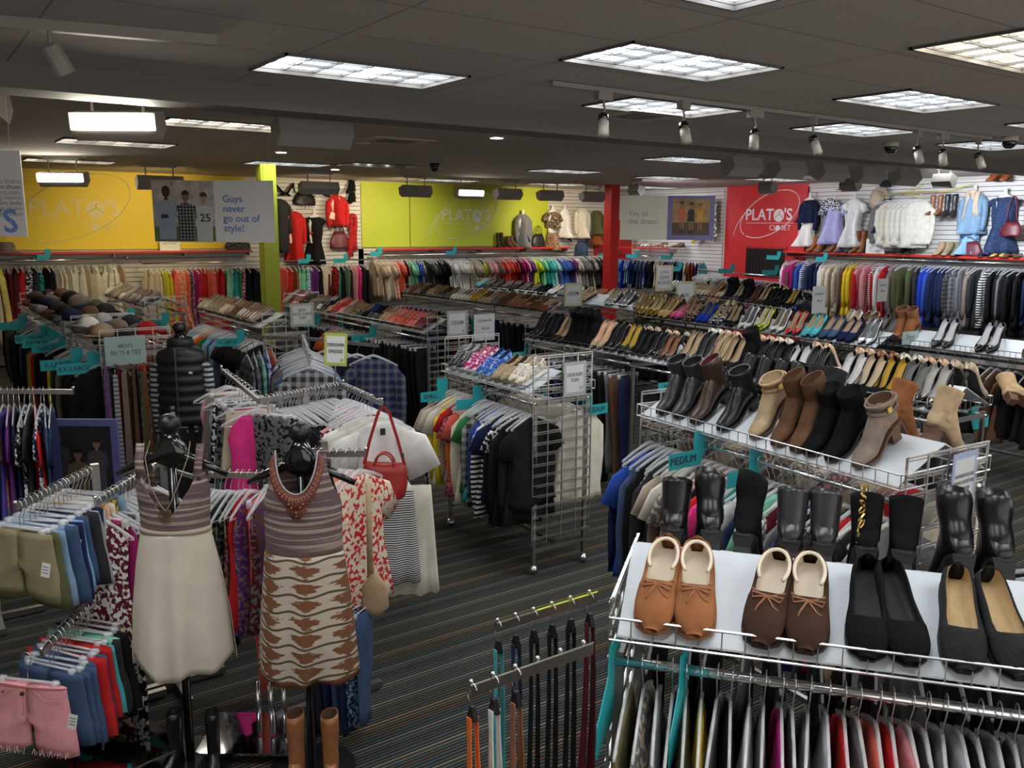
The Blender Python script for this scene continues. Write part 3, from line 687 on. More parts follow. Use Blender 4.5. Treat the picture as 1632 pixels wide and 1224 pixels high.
PUMP = [(.12,.010,.086,.122,.007),(.112,.022,.084,.132,.018),(.08,.030,.078,.124,.026),(.03,.028,.052,.094,.025),(-.02,.034,.016,.060,.031),(-.05,.038,.004,.048,.034),(-.07,.038,.003,.042,.024),(-.08,.036,.003,.040,.0),(-.105,.026,.003,.032,0),(-.130,.011,.005,.020,0),(-.138,.003,.007,.012,0)]
hb = B().tube([(0, .100, .084), (0, .106, .05), (0, .112, 0)], [.018, .009, .0055], 8)
SH = {'pump': shoe('high_heel_pump', PUMP, 'thin', hb, soleh=.004)}
FLAT = [(.125,.012,.002,.055,.009),(.115,.028,.002,.062,.022),(.08,.036,.002,.058,.030),(.03,.036,.002,.050,.030),(-.02,.042,.002,.046,.034),(-.040,.044,.002,.048,.024),(-.048,.045,.002,.050,0),(-.09,.042,.002,.040,0),(-.115,.032,.003,.028,0),(-.130,.012,.005,.018,0)]
SH['flat'] = shoe('flat_shoe', FLAT, 'thin', soleh=.006)
LOAF = [(.125,.012,.002,.065,.009),(.115,.030,.002,.074,.022),(.08,.037,.002,.068,.029),(.03,.037,.002,.060,.029),(.0,.040,.002,.064,.026),(-.015,.042,.002,.068,0),(-.05,.044,.002,.058,0),(-.09,.043,.002,.046,0),(-.118,.033,.003,.034,0),(-.132,.013,.006,.022,0)]
SH['loafer'] = shoe('casual_shoe', LOAF, 'thin', soleh=.010)
lace = B()
for i in range(4):
    y = -.02-.016*i+.01; z = .088-.006*i; lace.tube([(-.018, y, z-.004), (0, y-.004, z+.003), (.018, y-.008, z-.004)], .0030, 5)
lace.tube([(0,.0,.092), (-.022,-.012,.094), (-.018,.006,.090), (0,.0,.092)], .0026, 5).tube([(0,.0,.092), (.022,-.012,.094), (.018,.006,.090), (0,.0,.092)], .0026, 5).tube([(0,.0,.092), (-.02,-.03,.082)], .0024, 4).tube([(0,.0,.092), (.02,-.03,.082)], .0024, 4)
SNK = [(.125,.012,.004,.078,.008),(.115,.030,.004,.088,.021),(.08,.037,.004,.080,.027),(.04,.037,.004,.070,.025),(.012,.039,.004,.074,.020),(.0,.040,.004,.078,0),(-.05,.043,.004,.058,0),(-.09,.042,.004,.044,0),(-.118,.033,.005,.034,0),(-.132,.014,.007,.024,0)]
SH['sneaker'] = shoe('sneaker', SNK, 'thick', None, [('laces', lace.mesh('laces', INK, True), 0, 'l')], soleh=.018)
wed = B().loft([[(-.034, .118, .06), (.034, .118, .06), (.034, .118, 0), (-.034, .118, 0)], [(-.034, .02, .04), (.034, .02, .04), (.034, .02, 0), (-.034, .02, 0)], [(-.04, -.06, .006), (.04, -.06, .006), (.04, -.06, 0), (-.04, -.06, 0)]])
WED = [(y, w, zb+.055*max(0, min(1, (y+.06)/.16)), zt+.055*max(0, min(1, (y+.06)/.16)), o) for y, w, zb, zt, o in FLAT]
SH['wedge'] = shoe('wedge_shoe', WED, 'thin', wed, soleh=.005)
def boot(name, hh=.05, top=.26, wf=1.0, slouch=0, flare=1.0, peep=False):
    b = B()
    foot = []
    for (y, w, zb, zt) in [(.122,.020,hh,hh+.03),(.11,.031,hh,hh+.07),(.075,.036,hh*.95,hh+.10),(.035,.036,hh*.7,hh+.105),(-.0,.037,hh*.35,hh*.6+.085),(-.04,.041,.006,hh*.15+.062),(-.08,.040,.005,.048),(-.112,.030,.006,.036),(-.130,.012,.008,.024)]:
        r = []
        for j in range(14):
            a = 2*pi*j/14; x = w*wf*math.copysign(abs(sin(a))**.8, sin(a)); z = (zb+zt)/2+(zt-zb)/2*cos(a)
            r.append((x, y, max(z, zb)))
        foot.append(r)
    b.loft(foot)
    sh = []; n = 8
    for i in range(n+1):
        t = i/n; z = hh+.03+(top-hh-.03)*t; rr = .040+.010*t*flare+(.002*sin(i*1.3) if slouch else 0); cy = .072+.003*sin(i*1.2)*slouch
        sh.append([(rr*.92*cos(2*pi*j/14), cy+rr*1.12*sin(2*pi*j/14), z+(.012*slouch*sin(2*pi*j/14+1) if i == n else 0)) for j in range(14)])
    last = sh[-1]; inn = [(x*.90, .072+(y-.072)*.90, z-.002) for x, y, z in last]
    b.loft(sh+[inn], (1, 0))
    li = B().loft([inn, [(x*.92, .072+(y-.072)*.92, z-.07) for x, y, z in inn]], (0, 1))
    parts = [(name, b.mesh(name, INK, True), None, 'u'), ('lining', li.mesh('lining', INK, True), 0, 'i')]
    so = B().loft([[(-w*wf, y, zb+.004), (w*wf, y, zb+.004), (w*wf, y, zb-.006), (-w*wf, y, zb-.006)] for y, w, zb in [(.122,.020,hh),(.11,.031,hh),(.075,.036,hh*.95),(.035,.034,hh*.7),(0,.036,hh*.35),(-.04,.041,.008),(-.08,.041,.007),(-.112,.031,.008),(-.131,.013,.010)]])
    parts.append(('sole', so.mesh('sole', INK), 0, 's'))
    if hh > .02:
        h = B().loft([[(x*s_, .088+yy*s_, z) for x, yy in ((-.028,-.026),(.028,-.026),(.028,.03),(-.028,.03))] for z, s_ in ((hh+.004, 1.1), (hh*.4, .82), (0, .86))]); parts.append(('heel', h.mesh('heel', INK), 0, 's'))
    return parts
SH['boot'] = Proto(boot('ankle_boot', .055, .21)); SH['slouch'] = Proto(boot('slouchy_boot', .06, .24, slouch=1)); SH['tall'] = Proto(boot('tall_boot', .03, .38, slouch=.4))
def strapb():
    p = boot('strappy_boot', .075, .20); t = B()
    for z, r in ((.15, .052), (.185, .056)):
        t.tube([(r*.95*cos(2*pi*j/16), .073+r*1.12*sin(2*pi*j/16), z+.006*cos(2*pi*j/16)) for j in range(17)], .006, 5, flat=1.6)
    t2 = B().box((.052, .05, .17), (.008, .022, .022)); return Proto(p+[('ankle_strap', t.mesh('ankle_strap', INK, True), 0, 'u'), ('buckle', t2.mesh('buckle', CHROME), 0, 'b')])
SH['strap'] = strapb()
SNOUN = dict(pump='pump', flat='flat shoe', loafer='casual shoe', sneaker='sneaker', wedge='wedge shoe', boot='ankle boot', slouch='slouchy boot', tall='tall boot', strap='strappy ankle boot')
_sn = set()
def put_shoe(k, loc, rot, c, where, side, fin='leather', lin='tan', sole='black', scale=1, grp=None, lacec='white', rot_order=None):
    um = leather(c) if fin == 'leather' else suede(c) if fin == 'suede' else mat(f'{c}_patent', C[c], .12, coat=.7) if fin == 'patent' else fabric(c, 'print', fin[1], 45) if isinstance(fin, tuple) else mat(f'{c}_{fin}', C[c], .5)
    if fin == 'metal': um = mat(f'{c}_metallic', C[c], .25, .8)
    mm = {'u': um, 'i': mat('lining_'+lin, C[lin], .7), 's': mat('sole_'+sole, C[sole], .5), 'l': mat('lace_'+lacec, C[lacec], .8), 'b': mat('brass', C['gold'], .3, 1)}
    fw = {'patent': 'glossy ', 'suede': 'suede ', 'metal': 'metallic '}.get(fin, '') if not isinstance(fin, tuple) else 'printed '
    lb = f"{fw}{wd(c)} {SNOUN[k]}, {side} {where}"
    return SH[k].put(loc, rot, mm, lb, 'shoe', grp, scale=scale)
def T(rack, x, y, z):
    """rack-local to world"""
    (cx, cy), a = rack; return Vector((cx+x*cos(a)-y*sin(a), cy+x*sin(a)+y*cos(a), z))
def shelf_pairs(rk, toks, where, grp, ya, yb, rear=False, gap=.098, scale=1, splay=.06):
    """pairs on the sloping board; first pair at local y=ya; token kind:colour:finish:lining[:sole]"""
    ts = toks.split(); N = len(ts); a = rk['rot']
    for i, tk in enumerate(ts):
        if tk == '-': continue
        one = tk.endswith('!'); q = tk.rstrip('!').split(':'); k, c = q[0], q[1]; fin = q[2] if len(q) > 2 and q[2] else 'leather'; lin = q[3] if len(q) > 3 and q[3] else 'tan'; so = q[4] if len(q) > 4 else 'black'
        if '/' in fin: fin = tuple(fin.split('/'))
        y = ya+(yb-ya)*(i+.5)/N; g = gap*(.85 if k in ('pump',) else 1)
        for s in ((0,) if one else (-1, 1)):
            yy = y - s*g/2 + R.uniform(-.004, .004)
            al = rk['slope']; xm = rk['bx'] * (1 if rear else -1) + R.uniform(-.008, .008)
            z = rk['zs'] + rk['rise']*(1-abs(xm)/rk['hb']) + .006
            tilt = al
            wh = f"of {ordn(i+1)} pair from left {where}"
            put_shoe(k, T(rk['f'], xm, yy, z), (tilt, 0, (a+pi/2 if rear else a-pi/2)+s*splay*.4+R.uniform(-.05, .05)), c, wh, 'left' if s < 0 else 'right', fin, lin, so, scale, grp)

# ---------------------------------------------------------------- racks
def grid_panel(w, z0, z1, pitch=.075, double=True):
    """wire grid in the xz plane, centred on x"""
    b = B(); t = .0075
    n = max(2, round(w/.14))
    for i in range(n+1): b.box((-w/2+i*w/n, 0, (z0+z1)/2), (t, t, z1-z0))
    z = z1
    while z > z0-.001:
        b.box((0, -.004, z), (w, t, t))
        if double and z-.016 > z0: b.box((0, .004, z-.016), (w, t*.8, t*.8))
        z -= pitch
    return b
def gondola(label, cx, cy, rot, L, w=.53, ztop=1.55, zbar=1.22, zs=1.3, rise=.13, dark=False, panels=(1, 1), board=True, basket=True, bars=(1, 1), boardw=None, feet=True, name='clothing_rack'):
    g = empty(name, (cx, cy, 0), rot, label, 'clothes rack', 'grid racks with shoe shelves on top'); wm = BLACKM if dark else WIRE; cm = BLACKM if dark else CHROME
    for s, on in ((-1, panels[0]), (1, panels[1])):
        if on:
            p = grid_panel(w, .22, ztop).obj('end_panel', [wm], g, loc=(0, s*L/2, 0))
        fr = B(); y = s*(L/2-.02)
        for q in (-1, 1): fr.box((q*(w/2-.03), y, zbar/2+.05), (.025, .025, zbar-.05))
        fr.box((0, y, .18), (w-.06, .025, .025)); fr.box((0, y, zbar), (w-.06, .02, .03)); fr.obj('end_frame', [DCHROME if not dark else BLACKM], g)
        if feet:
            for q in (-1, 1): B().ball((q*(w/2-.03), y, .035), .035, 12).tube([(q*(w/2-.03), y, .06), (q*(w/2-.03), y, .085)], .012, 8).obj('caster', [CHROME], g, smooth=True)
    B().box((0, 0, .18), (.025, L-.05, .025)).obj('base_rail', [DCHROME], g)
    for s, on in ((-1, bars[0]), (1, bars[1])):
        if on: B().tube([(s*(w/2-.02), -L/2, zbar), (s*(w/2-.02), L/2, zbar)], .014, 8).obj('hang_bar', [cm], g, smooth=True)
    hb = w/2+.03
    if basket:
        for s in (-1, 1):
            b = B(); x = s*hb
            b.tube([(x, -L/2, zs+.045), (x, L/2, zs+.045)], .0035, 5).tube([(x, -L/2, zs-.015), (x, L/2, zs-.015)], .0035, 5)
            n = int(L/.055)
            for i in range(n+1): y = -L/2+L*i/n; b.box((x, y, zs+.015), (.003, .003, .06))
            for e in (-1, 1):
                b.tube([(x, e*L/2, zs+.045), (0, e*L/2, zs+.045)], .0035, 5).tube([(x, e*L/2, zs-.015), (0, e*L/2, zs-.015)], .0035, 5)
                for i in range(5): b.box((x*(i+.5)/5, e*L/2, zs+.015), (.003, .003, .06))
            b.obj('wire_basket', [wm], g)
    if board:
        bw = boardw or hb-.01
        for s in (-1, 1):
            b = B(); b.loft([[(0, y, zs+rise), (s*bw, y, zs-.005), (s*bw, y, zs-.010), (0, y, zs+rise-.006)] for y in (-L/2+.02, L/2-.02)])
            b.obj('display_board', [BOARD], g)
    return dict(f=((cx, cy), rot), rot=rot, L=L, w=w, zs=zs, rise=rise, hb=hb, slope=math.atan2(rise, hb), bx=hb*.5, zbar=zbar, ztop=ztop, o=g)
def barline(rk, side=-1, a=None, b=None, off=0):
    L = rk['L']; a = -L/2+.03 if a is None else a; b = L/2-.03 if b is None else b
    x = side*(rk['w']/2-.02)
    return T(rk['f'], x, b, rk['zbar']), T(rk['f'], x, a, rk['zbar'])
def size_tag(x, y, z, rz, s, label, w=.17, h=.075, arm=.12, sz=.05, flipx=1):
    """teal divider that hooks on a rail, arm toward local -x with the size on it"""
    g = empty('size_divider', (x, y, z), rz, label, 'size tag', 'teal size dividers')
    fx = flipx; P = [(.05*fx, .03), (-.045*fx, .03), (-.045*fx, -.06), (-w*fx-.02*fx, -.06), (-w*fx-.02*fx, -.06-h), (-.0*fx, -.06-h), (.05*fx, -.05)]
    if fx < 0: P = P[::-1]
    B().prism(P, -.0015, .0015).obj('divider_plate', [TEAL], g)
    if s: text(s, sz, (-(w+.02)/2*fx-.01, -.003, -.06-h/2), g, INK, 0, sx=.85)
    return g
def sign(x, y, z, rz, lines, label, w=.18, h=.23, border='grey', sz=.035, dot=None, tilt=0, sp=1.1, name='sign_holder', post=None):
    g = empty(name, (x, y, z), rz, label, 'sign')
    if tilt: g.rotation_euler = (0, tilt, rz)
    bm = {'grey': mat('grey_border', (.36,.38,.40), .5), 'lime': LIMEC, 'blue': BLUEC, 'white': CARD, 'yellow': mat('yellow_card', (.75,.50,.04), .5), 'mint': mat('mint_card', (.26,.50,.42), .5)}[border]
    B().box((0, 0, 0), (w, .003, h)).obj('card_border', [bm], g)
    B().box((0, -.002, 0), (w*(.80 if border != 'mint' else .98), .001, h*(.82 if border != 'mint' else .98))).obj('card', [CARD if border != 'mint' else bm], g)
    B().box((0, -.005, 0), (w+.012, .002, h+.012)).obj('acrylic_sleeve', [ACRYL], g)
    text(lines, sz, (0, -.0035, .008), g, INK, .0006, spacing=sp, sx=.85)
    if dot: B().disc((w*.30, -.003, -h*.30), .017, 14, th=.001).obj('round_logo', [mat('dot_'+dot, C[dot], .5)], g)
    if post: B().tube([(0, .006, -h/2), (0, .006, -h/2-post)], .005, 6).obj('stem', [CHROME], g)
    return g
GT = 'on the'
# === D: designer tops rack
D = gondola('chrome grid rack with sneakers on top and coloured tops on its rail', 3.72, 5.22, radians(-2), 1.22, .50, 1.55, 1.22, 1.30)
a, b = barline(D)
hang(a, b, 'tee:beige long:charcoal tee:cream tee:ivory long:yellow long:yellow long:taupe/knit/beige tee:red tee:burgundy long:orange tee:coral/print/purple tee:coral long:cream tee:green tee:green tank:teal shirt:charcoal/plaid/lightgrey long:denim long:royal long:black/stripe/white tee:ivory tee:navy long:black long:black tee:black/print/white long:black long:black tee:black', 'on the rail under the sneakers', 'tops on the sneaker-topped rack', jit=.14)
a, b = barline(D, 1)
hang(a, b, 'long:charcoal long:beige long:cream long:cream long:ivory long:ivory', 'behind the sneaker rack grid', 'tops behind the sneaker rack grid', end='far end')
shelf_pairs(D, 'sneaker:charcoal::white:white sneaker:magenta:magenta/white:pink:white sneaker:blue:blue/sky:denim:white loafer:tan:tan/khaki:brown:tan sneaker:ivory:ivory/tan:cream:white', 'on the sneaker-topped rack', 'sneakers on the designer tops rack', D['L']/2-.08, -D['L']/2+.1, gap=.10, scale=1.06)
sign(3.78, 4.585, 1.375, 0, 'DESIGNER\nTOPS', 'white sign reading designer tops on the front grid panel', .19, .23, 'grey', .036, 'lightgrey')
size_tag(3.38, 5.70, 1.22, 0, 'SMALL', 'teal tag reading small at the left of the designer tops rail')
size_tag(4.0, 4.7, 1.2, 0, 'MEDIUM', 'teal tag reading medium behind the grid panel', flipx=-1)
size_tag(3.45, 5.3, 1.22, 0, '', 'blank teal divider on the designer tops rail')
# === G: boots rack
Gk = gondola('chrome grid rack with ankle boots on white sloping boards', 3.39, 2.50, radians(-4), 1.56, .53, 1.55, 1.36, 1.44)
a, b = barline(Gk)
hang(a, b, 'shirt:navy tee:blue long:denim long:black long:black/print/white shirt:charcoal tee:beige long:taupe tee:ivory tee:grey/print/beige tee:tan long:coral tee:black tee:red tee:hotpink long:cream tee:teal tee:white long:navy tank:grey tee:mint tee:white/print/grey long:burgundy tee:grey long:blue tee:black tee:olive/print/tan long:charcoal tee:red tee:ivory tee:charcoal long:tan tee:grey', 'on rail below the ankle boots', 'tops below the ankle boots', jit=.12)
a, b = barline(Gk, 1)
hang(a, b, 'tee:grey tee:beige tee:lightgrey/print/olive tee:tan/print/brown tee:taupe tee:beige/print/grey tee:ivory tee:grey/print/pink tee:cream tee:tan tee:red tee:ivory tee:cream', 'behind the boot rack boards', 'tops on the rear rail of the boot rack', end='far end')
L = Gk['L']
shelf_pairs(Gk, 'boot:charcoal:leather:black slouch:darkbrown:leather:burgundy! boot:black:leather:black! strap:tan:suede:tan:brown! slouch:brown:suede:brown:brown boot:black:suede:black strap:taupe:suede:brown:brown!', 'on the boot rack', 'ankle boots on the boot rack', L/2-.12, -L/2+.12, scale=1.06, gap=.105, splay=.12)
shelf_pairs(Gk, 'pump:black boot:black:leather:burgundy boot:black:leather:gold boot:charcoal:suede:black - boot:cognac:suede:brown:brown! boot:tan:suede:tan:brown!', 'on the boot rack rear slope', 'boots on the rear slope of the boot rack', L/2-.12, -L/2+.02, rear=True, scale=1.1)
sign(3.42, 1.70, 1.40, 0, 'ANTHROPOLOGIE\nURBAN OUTFITTERS\nFREE PEOPLE', 'white sign with blue border and three lines on the boot rack grid', .18, .26, 'blue', .020, 'sky', sp=1.4)
size_tag(3.13, 2.83, 1.405, 0, 'MEDIUM', 'teal tag reading medium on the boot rack rail', w=.19, h=.08, sz=.055)
size_tag(3.14, 2.50, 1.39, 0, '', 'blank teal divider right of the medium tag on the boot rack')
# === E/F: heels racks (three bays)
E_W = 'on the'
F1 = gondola('chrome grid rack of jeans with black heels along its left bay', 5.55, 6.42, radians(2), 1.55, .53, 1.40, 1.20, 1.28, panels=(0, 1))
F2 = gondola('chrome rack with rows of nude and black pumps on top, boots side', 5.58, 3.95, radians(-1.5), 2.35, .53, 1.36, 1.20, 1.28, panels=(0, 1))
F3 = gondola('short chrome rack bay of black heels between two longer bays', 5.52, 5.38, 0, .5, .53, 1.34, 1.20, 1.28, panels=(0, 0))
a, b = barline(F1)
hang(a, b, 'pants:denim pants:navy pants:burgundy*2 pants:teal pants:navy pants:denim pants:black*2 pants:navy*2 pants:denim pants:black*2 pants:grey pants:brown pants:navy', 'on the jeans rail left of the 3/4 tag', 'jeans on the left bay under the heels')
a, b = barline(F2)
hang(a, b, 'pants:black pants:taupe pants:brown pants:tan pants:rust pants:darkbrown pants:black pants:navy*4 pants:denim*3 pants:navy*3 pants:denim*2 pants:black*3 pants:navy*3 pants:black*3', 'on the trouser rail right of the 3/4 tag', 'trousers on the right bay under the pumps')
shelf_pairs(F1, 'pump:black:patent:black pump:black:suede:black pump:black:leather:tan boot:black:suede:black boot:black:suede:black pump:tan:suede:nude pump:black:patent:black pump:black:leather:mustard', 'on the left heels bay front', 'heels on the left bay', F1['L']/2-.05, -F1['L']/2+.02, gap=.095, scale=1.2)
shelf_pairs(F1, '- - pump:tan:patent:tan - pump:nude:patent:tan pump:nude:patent:cognac pump:beige:patent:mustard pump:beige:patent:tan', 'behind the left heels bay ridge', 'pumps behind the ridge of the left bay', F1['L']/2-.05, -F1['L']/2+.02, rear=True, gap=.1)
shelf_pairs(F3, 'pump:black:suede:black pump:black:patent:black pump:darkbrown:patent:cognac', 'on the short middle heels bay', 'heels on the middle bay', .24, -.24, gap=.09)
shelf_pairs(F3, 'pump:nude:patent:tan pump:beige:patent:tan', 'behind the short middle bay ridge', 'pumps behind the middle ridge', .2, -.24, rear=True)
shelf_pairs(F2, 'pump:black:patent:tan pump:black:patent:charcoal pump:tan:leather:tan pump:black:tan/black:tan boot:black:suede:black! pump:black:leather:black pump:black:suede:black pump:black:patent:silver pump:black:patent:charcoal - pump:black:patent:silver pump:black:suede:beige pump:black:suede:mustard pump:black:patent:grey pump:black:patent:lightgrey', 'on the long pump bay front', 'pumps on the front slope of the long bay', F2['L']/2, -F2['L']/2+.06, gap=.1, scale=1.24)
shelf_pairs(F2, 'pump:ivory:patent:tan pump:nude:patent:tan - pump:nude:patent:cognac pump:ivory:patent:tan - pump:nude:patent:tan - pump:nude:patent:tan pump:cognac:patent:tan pump:ivory:patent:tan pump:nude:patent:tan pump:beige:suede:tan', 'behind the long pump bay ridge', 'pale pumps behind the ridge of the long bay', F2['L']/2, -F2['L']/2+.02, rear=True, gap=.105, scale=1.3)
size_tag(5.30, 7.2, 1.2, 0, '2', 'teal tag reading 2 at the left end of the jeans rail')
size_tag(5.27, 5.08, 1.2, 0, '3/4', 'teal tag reading 3/4 on the trouser rail')
size_tag(5.8, 2.85, 1.22, 0, '00', 'teal tag reading 00 behind the boot rack', flipx=-1)
# boots hanging off the rack's right end
put_shoe('boot', (5.85, 2.55, 1.30), (.3, .9, radians(70)), 'tan', 'lying at the right end of the pump rack', 'single', 'suede', 'tan', 'brown', 1.1)
# === H: the nearest rack
n_, e_ = Vector((.777, .63)), Vector((.63, -.777)); HL, HW = 1.35, .50; hrot = math.atan2(.63, .777)
hc = Vector((1.435, 1.575)) + e_*(HL/2) + n_*(HW/2)
H = gondola('nearest chrome grid rack with slippers on a white sloping board', hc.x, hc.y, hrot, HL, HW, 1.46, 1.28, 1.375, rise=.15, panels=(0, 1))

def board_pos(rk, ly, side=-1, frac=.5):
    xm = side*rk['hb']*frac; return T(rk['f'], xm, ly, rk['zs']+rk['rise']*(1-frac)+.004)
def moccasin(ly, colr, trim, linc, solec, s, where, mark, lab):
    pass
MOC = [(.128,.014,.002,.058,.010),(.116,.032,.002,.066,.025),(.08,.042,.002,.062,.035),(.03,.043,.002,.056,.035),(.005,.044,.002,.054,.034),(-.012,.045,.002,.058,.030),(-.022,.046,.002,.062,0),(-.06,.048,.002,.054,0),(-.09,.046,.002,.046,0),(-.116,.036,.003,.036,0),(-.132,.015,.006,.022,0)]
bow = B()
bow.tube([(-.036,-.010,.060),(-.018,-.026,.066),(0,-.032,.068),(.018,-.026,.066),(.036,-.010,.060)], .0028, 5)
bow.tube([(0,-.032,.069),(-.03,-.040,.066),(-.034,-.024,.066),(0,-.031,.069)], .0026, 5).tube([(0,-.032,.069),(.03,-.044,.066),(.036,-.028,.064),(0,-.031,.069)], .0026, 5)
bow.tube([(0,-.032,.069),(-.016,-.060,.062),(-.02,-.072,.056)], .0024, 5).tube([(0,-.032,.069),(.018,-.056,.062),(.03,-.062,.058)], .0024, 5)
seam = B(); pts = [(.032*cos(radians(a)), -.052-.052*sin(radians(a)), .055-.004*sin(radians(a))*3) for a in range(-10, 191, 20)]
seam.tube(pts, .0035, 5)
fur = B(); fp = [(.034*sin(radians(a)), .060+.056*cos(radians(a)), .063) for a in range(-132, 133, 12)]; fur.tube(fp, .0045, 6)
lab_ = B().box((0, .055, .0145), (.016, .034, .0016))
mp = shoe('moccasin_slipper', MOC, 'thick', None, [('bow', bow.mesh('bow', INK, True), 0, 'l'), ('toe_seam', seam.mesh('toe_seam', INK, True), 0, 't'), ('fleece_collar', fur.mesh('fleece_collar', INK, True), 0, 'i'), ('insole_label', lab_.mesh('insole_label', INK), 0, 'b')], soleh=.008)
BAL = [(.126,.014,.002,.060,.010),(.116,.030,.002,.066,.022),(.08,.036,.002,.060,.029),(.03,.037,.002,.052,.029),(-.01,.041,.002,.048,.032),(-.035,.045,.002,.048,.030),(-.048,.046,.002,.052,.0),(-.085,.045,.002,.044,0),(-.112,.036,.003,.034,0),(-.130,.014,.006,.022,0)]
bp_ = shoe('slip_on_slipper', BAL, 'thin', None, [('insole_label', B().box((0, .05, .013), (.018, .040, .0016)).mesh('insole_label', INK), 0, 'b')], soleh=.006)
FLEECE = mat('fleece', (.74, .64, .50), .95)
HFLEECE = mat('honey_fleece', (.52, .37, .19), .95, noise=.06, scale=60)
y0 = HL/2
def dy(px_): return y0 - px_     # distance along the shelf from its left end
SL = [('m', .115, suede('cognac'), FLEECE, leather('cognac', .6), mat('slip_sole_tan', (.30,.15,.07), .7), 'tan suede moccasin slipper with cream fleece lining'),
      ('m', .205, suede('cognac'), FLEECE, leather('cognac', .6), mat('slip_sole_tan', (.30,.15,.07), .7), 'tan suede moccasin slipper with cream fleece lining'),
      ('m', .395, suede('darkbrown'), FLEECE, leather('cognac', .6), mat('slip_sole_dark', (.03,.02,.015), .7), 'dark brown moccasin slipper with tan bow'),
      ('m', .485, suede('darkbrown'), FLEECE, leather('cognac', .6), mat('slip_sole_dark', (.03,.02,.015), .7), 'dark brown moccasin slipper with tan bow'),
      ('b', .625, suede('black'), mat('lining_black', C['black'], .9), None, mat('sole_black', C['black'], .6), 'plain black slip-on slipper with black lining'),
      ('b', .695, suede('black'), mat('lining_black', C['black'], .9), None, mat('sole_black', C['black'], .6), 'plain black slip-on slipper with black lining'),
      ('b', .835, mat('black_quilt', C['black'], .95, bump=.8, scale=90), HFLEECE, None, mat('sole_black', C['black'], .6), 'black quilted slipper with honey fleece insole'),
      ('b', .925, mat('black_quilt', C['black'], .95, bump=.8, scale=90), HFLEECE, None, mat('sole_black', C['black'], .6), 'black quilted slipper with honey fleece insole')]
for i, (k, u, um, im, lm, sm_, lb) in enumerate(SL):
    p = board_pos(H, dy(u), -1, .53); side = 'left shoe' if i % 2 == 0 else 'right shoe'
    sp_ = (-.06 if i % 2 == 0 else .06) + (.10 if k == 'b' and i % 2 else 0) + (-.12 if i in (2, 3) else 0)
    (mp if k == 'm' else bp_).put(p, (H['slope'], 0, hrot-pi/2+sp_), {'u': um, 'i': im, 'l': lm, 's': sm_, 't': um, 'b': CARD}, f"{lb}, {side} of its pair on the nearest rack", 'slipper', 'slippers on the nearest rack', scale=1.10)
dots = [(0, (.10,.03,.35)), (2, (.8,.6,.05)), (7, (.8,.15,.05))]
# boots standing on the rear slope, heels toward the camera
for i, (u, k, c, fin, lb) in enumerate([(.10,'boot','black','leather','smooth black ankle boot far left'), (.20,'slouch','black','leather','black ankle boot with rolled cuff'), (.31,'slouch','black','suede','black boot with folded wide cuff'), (.43,'boot','charcoal','leather','dark heeled bootie with a strap'), (.52,'boot','charcoal','leather','dark heeled bootie partner with strap'), (.63,'boot','black','suede','black boot with gold chain'), (.73,'boot','black','suede','black boot beside the gold chain boot'), (.86,'slouch','black','leather','slouched black boot under the framed sign'), (.96,'slouch','black','leather','slouched black boot right of the framed sign'), (1.10,'boot','black','leather','black boot at the right frame edge')]):
    p = board_pos(H, dy(u)-.02, 1, .62)
    o = put_shoe(k, p, (H['slope'], 0, hrot+pi/2+R.uniform(-.15, .15)), c, 'x', 'x', fin, 'black', 'black', 1.0, 'boots behind the ridge of the nearest rack')
    o['label'] = lb + ' behind the slipper board'
ch = B(); cp = T(H['f'], .12, dy(.63), 0)
for i in range(9): ch.tube([(.012*cos(a*pi/3+i), .004*sin(a*pi/3+i), -.02*i+.010*sin(a*pi/3)) for a in range(7)], .0028, 4)
o = ch.obj('boot_chain', [mat('brass', C['gold'], .3, 1)], loc=(cp.x, cp.y, 1.70)); tag(o, 'gold chain hanging on a black boot behind the slippers', 'chain')
# hangers under the nearest shelf
a, b = barline(H)
hang(a, b, 'tank:khaki tee:grey/print/beige tank:lightgrey tank:charcoal tee:olive tee:mustard tank:grey tee:black tee:lightgrey tank:grey tee:magenta tank:charcoal tee:grey tank:lightgrey tee:red tank:grey tee:coral tee:red tank:pink tank:charcoal tee:grey tee:lightgrey tank:black tee:grey tank:charcoal tee:silver tank:grey tee:black tee:charcoal tank:grey tee:denim tee:black tank:grey tee:charcoal', 'on the rail of the nearest rack', 'tops on the nearest rack', jit=.07)
a, b = barline(H, 1)
hang(a, b, 'tee:black tee:charcoal tee:black tee:grey tee:charcoal tee:black long:black tee:black tee:grey tee:black tee:black tee:charcoal tee:black tee:black', 'on rear rail of nearest rack', 'tops on the rear rail of the nearest rack', end='left')
p = T(H['f'], -HW/2-.0, HL/2-.02, 1.30)
for u, s_ in ((.01, 'left'), (.19, 'right')):
    q = T(H['f'], -HW/2+.02, HL/2-u, 1.28)
    g = empty('size_divider', q, hrot-.12, f"large blank teal divider, {s_} of the two on the nearest rail", 'size tag', 'blank teal dividers on the nearest rail')
    B().prism([(.05, .06), (-.05, .06), (-.06, -.02), (-.15, -.11), (-.15, -.20), (-.02, -.17), (.05, -.08)], -.0015, .0015).obj('divider_plate', [TEAL], g)
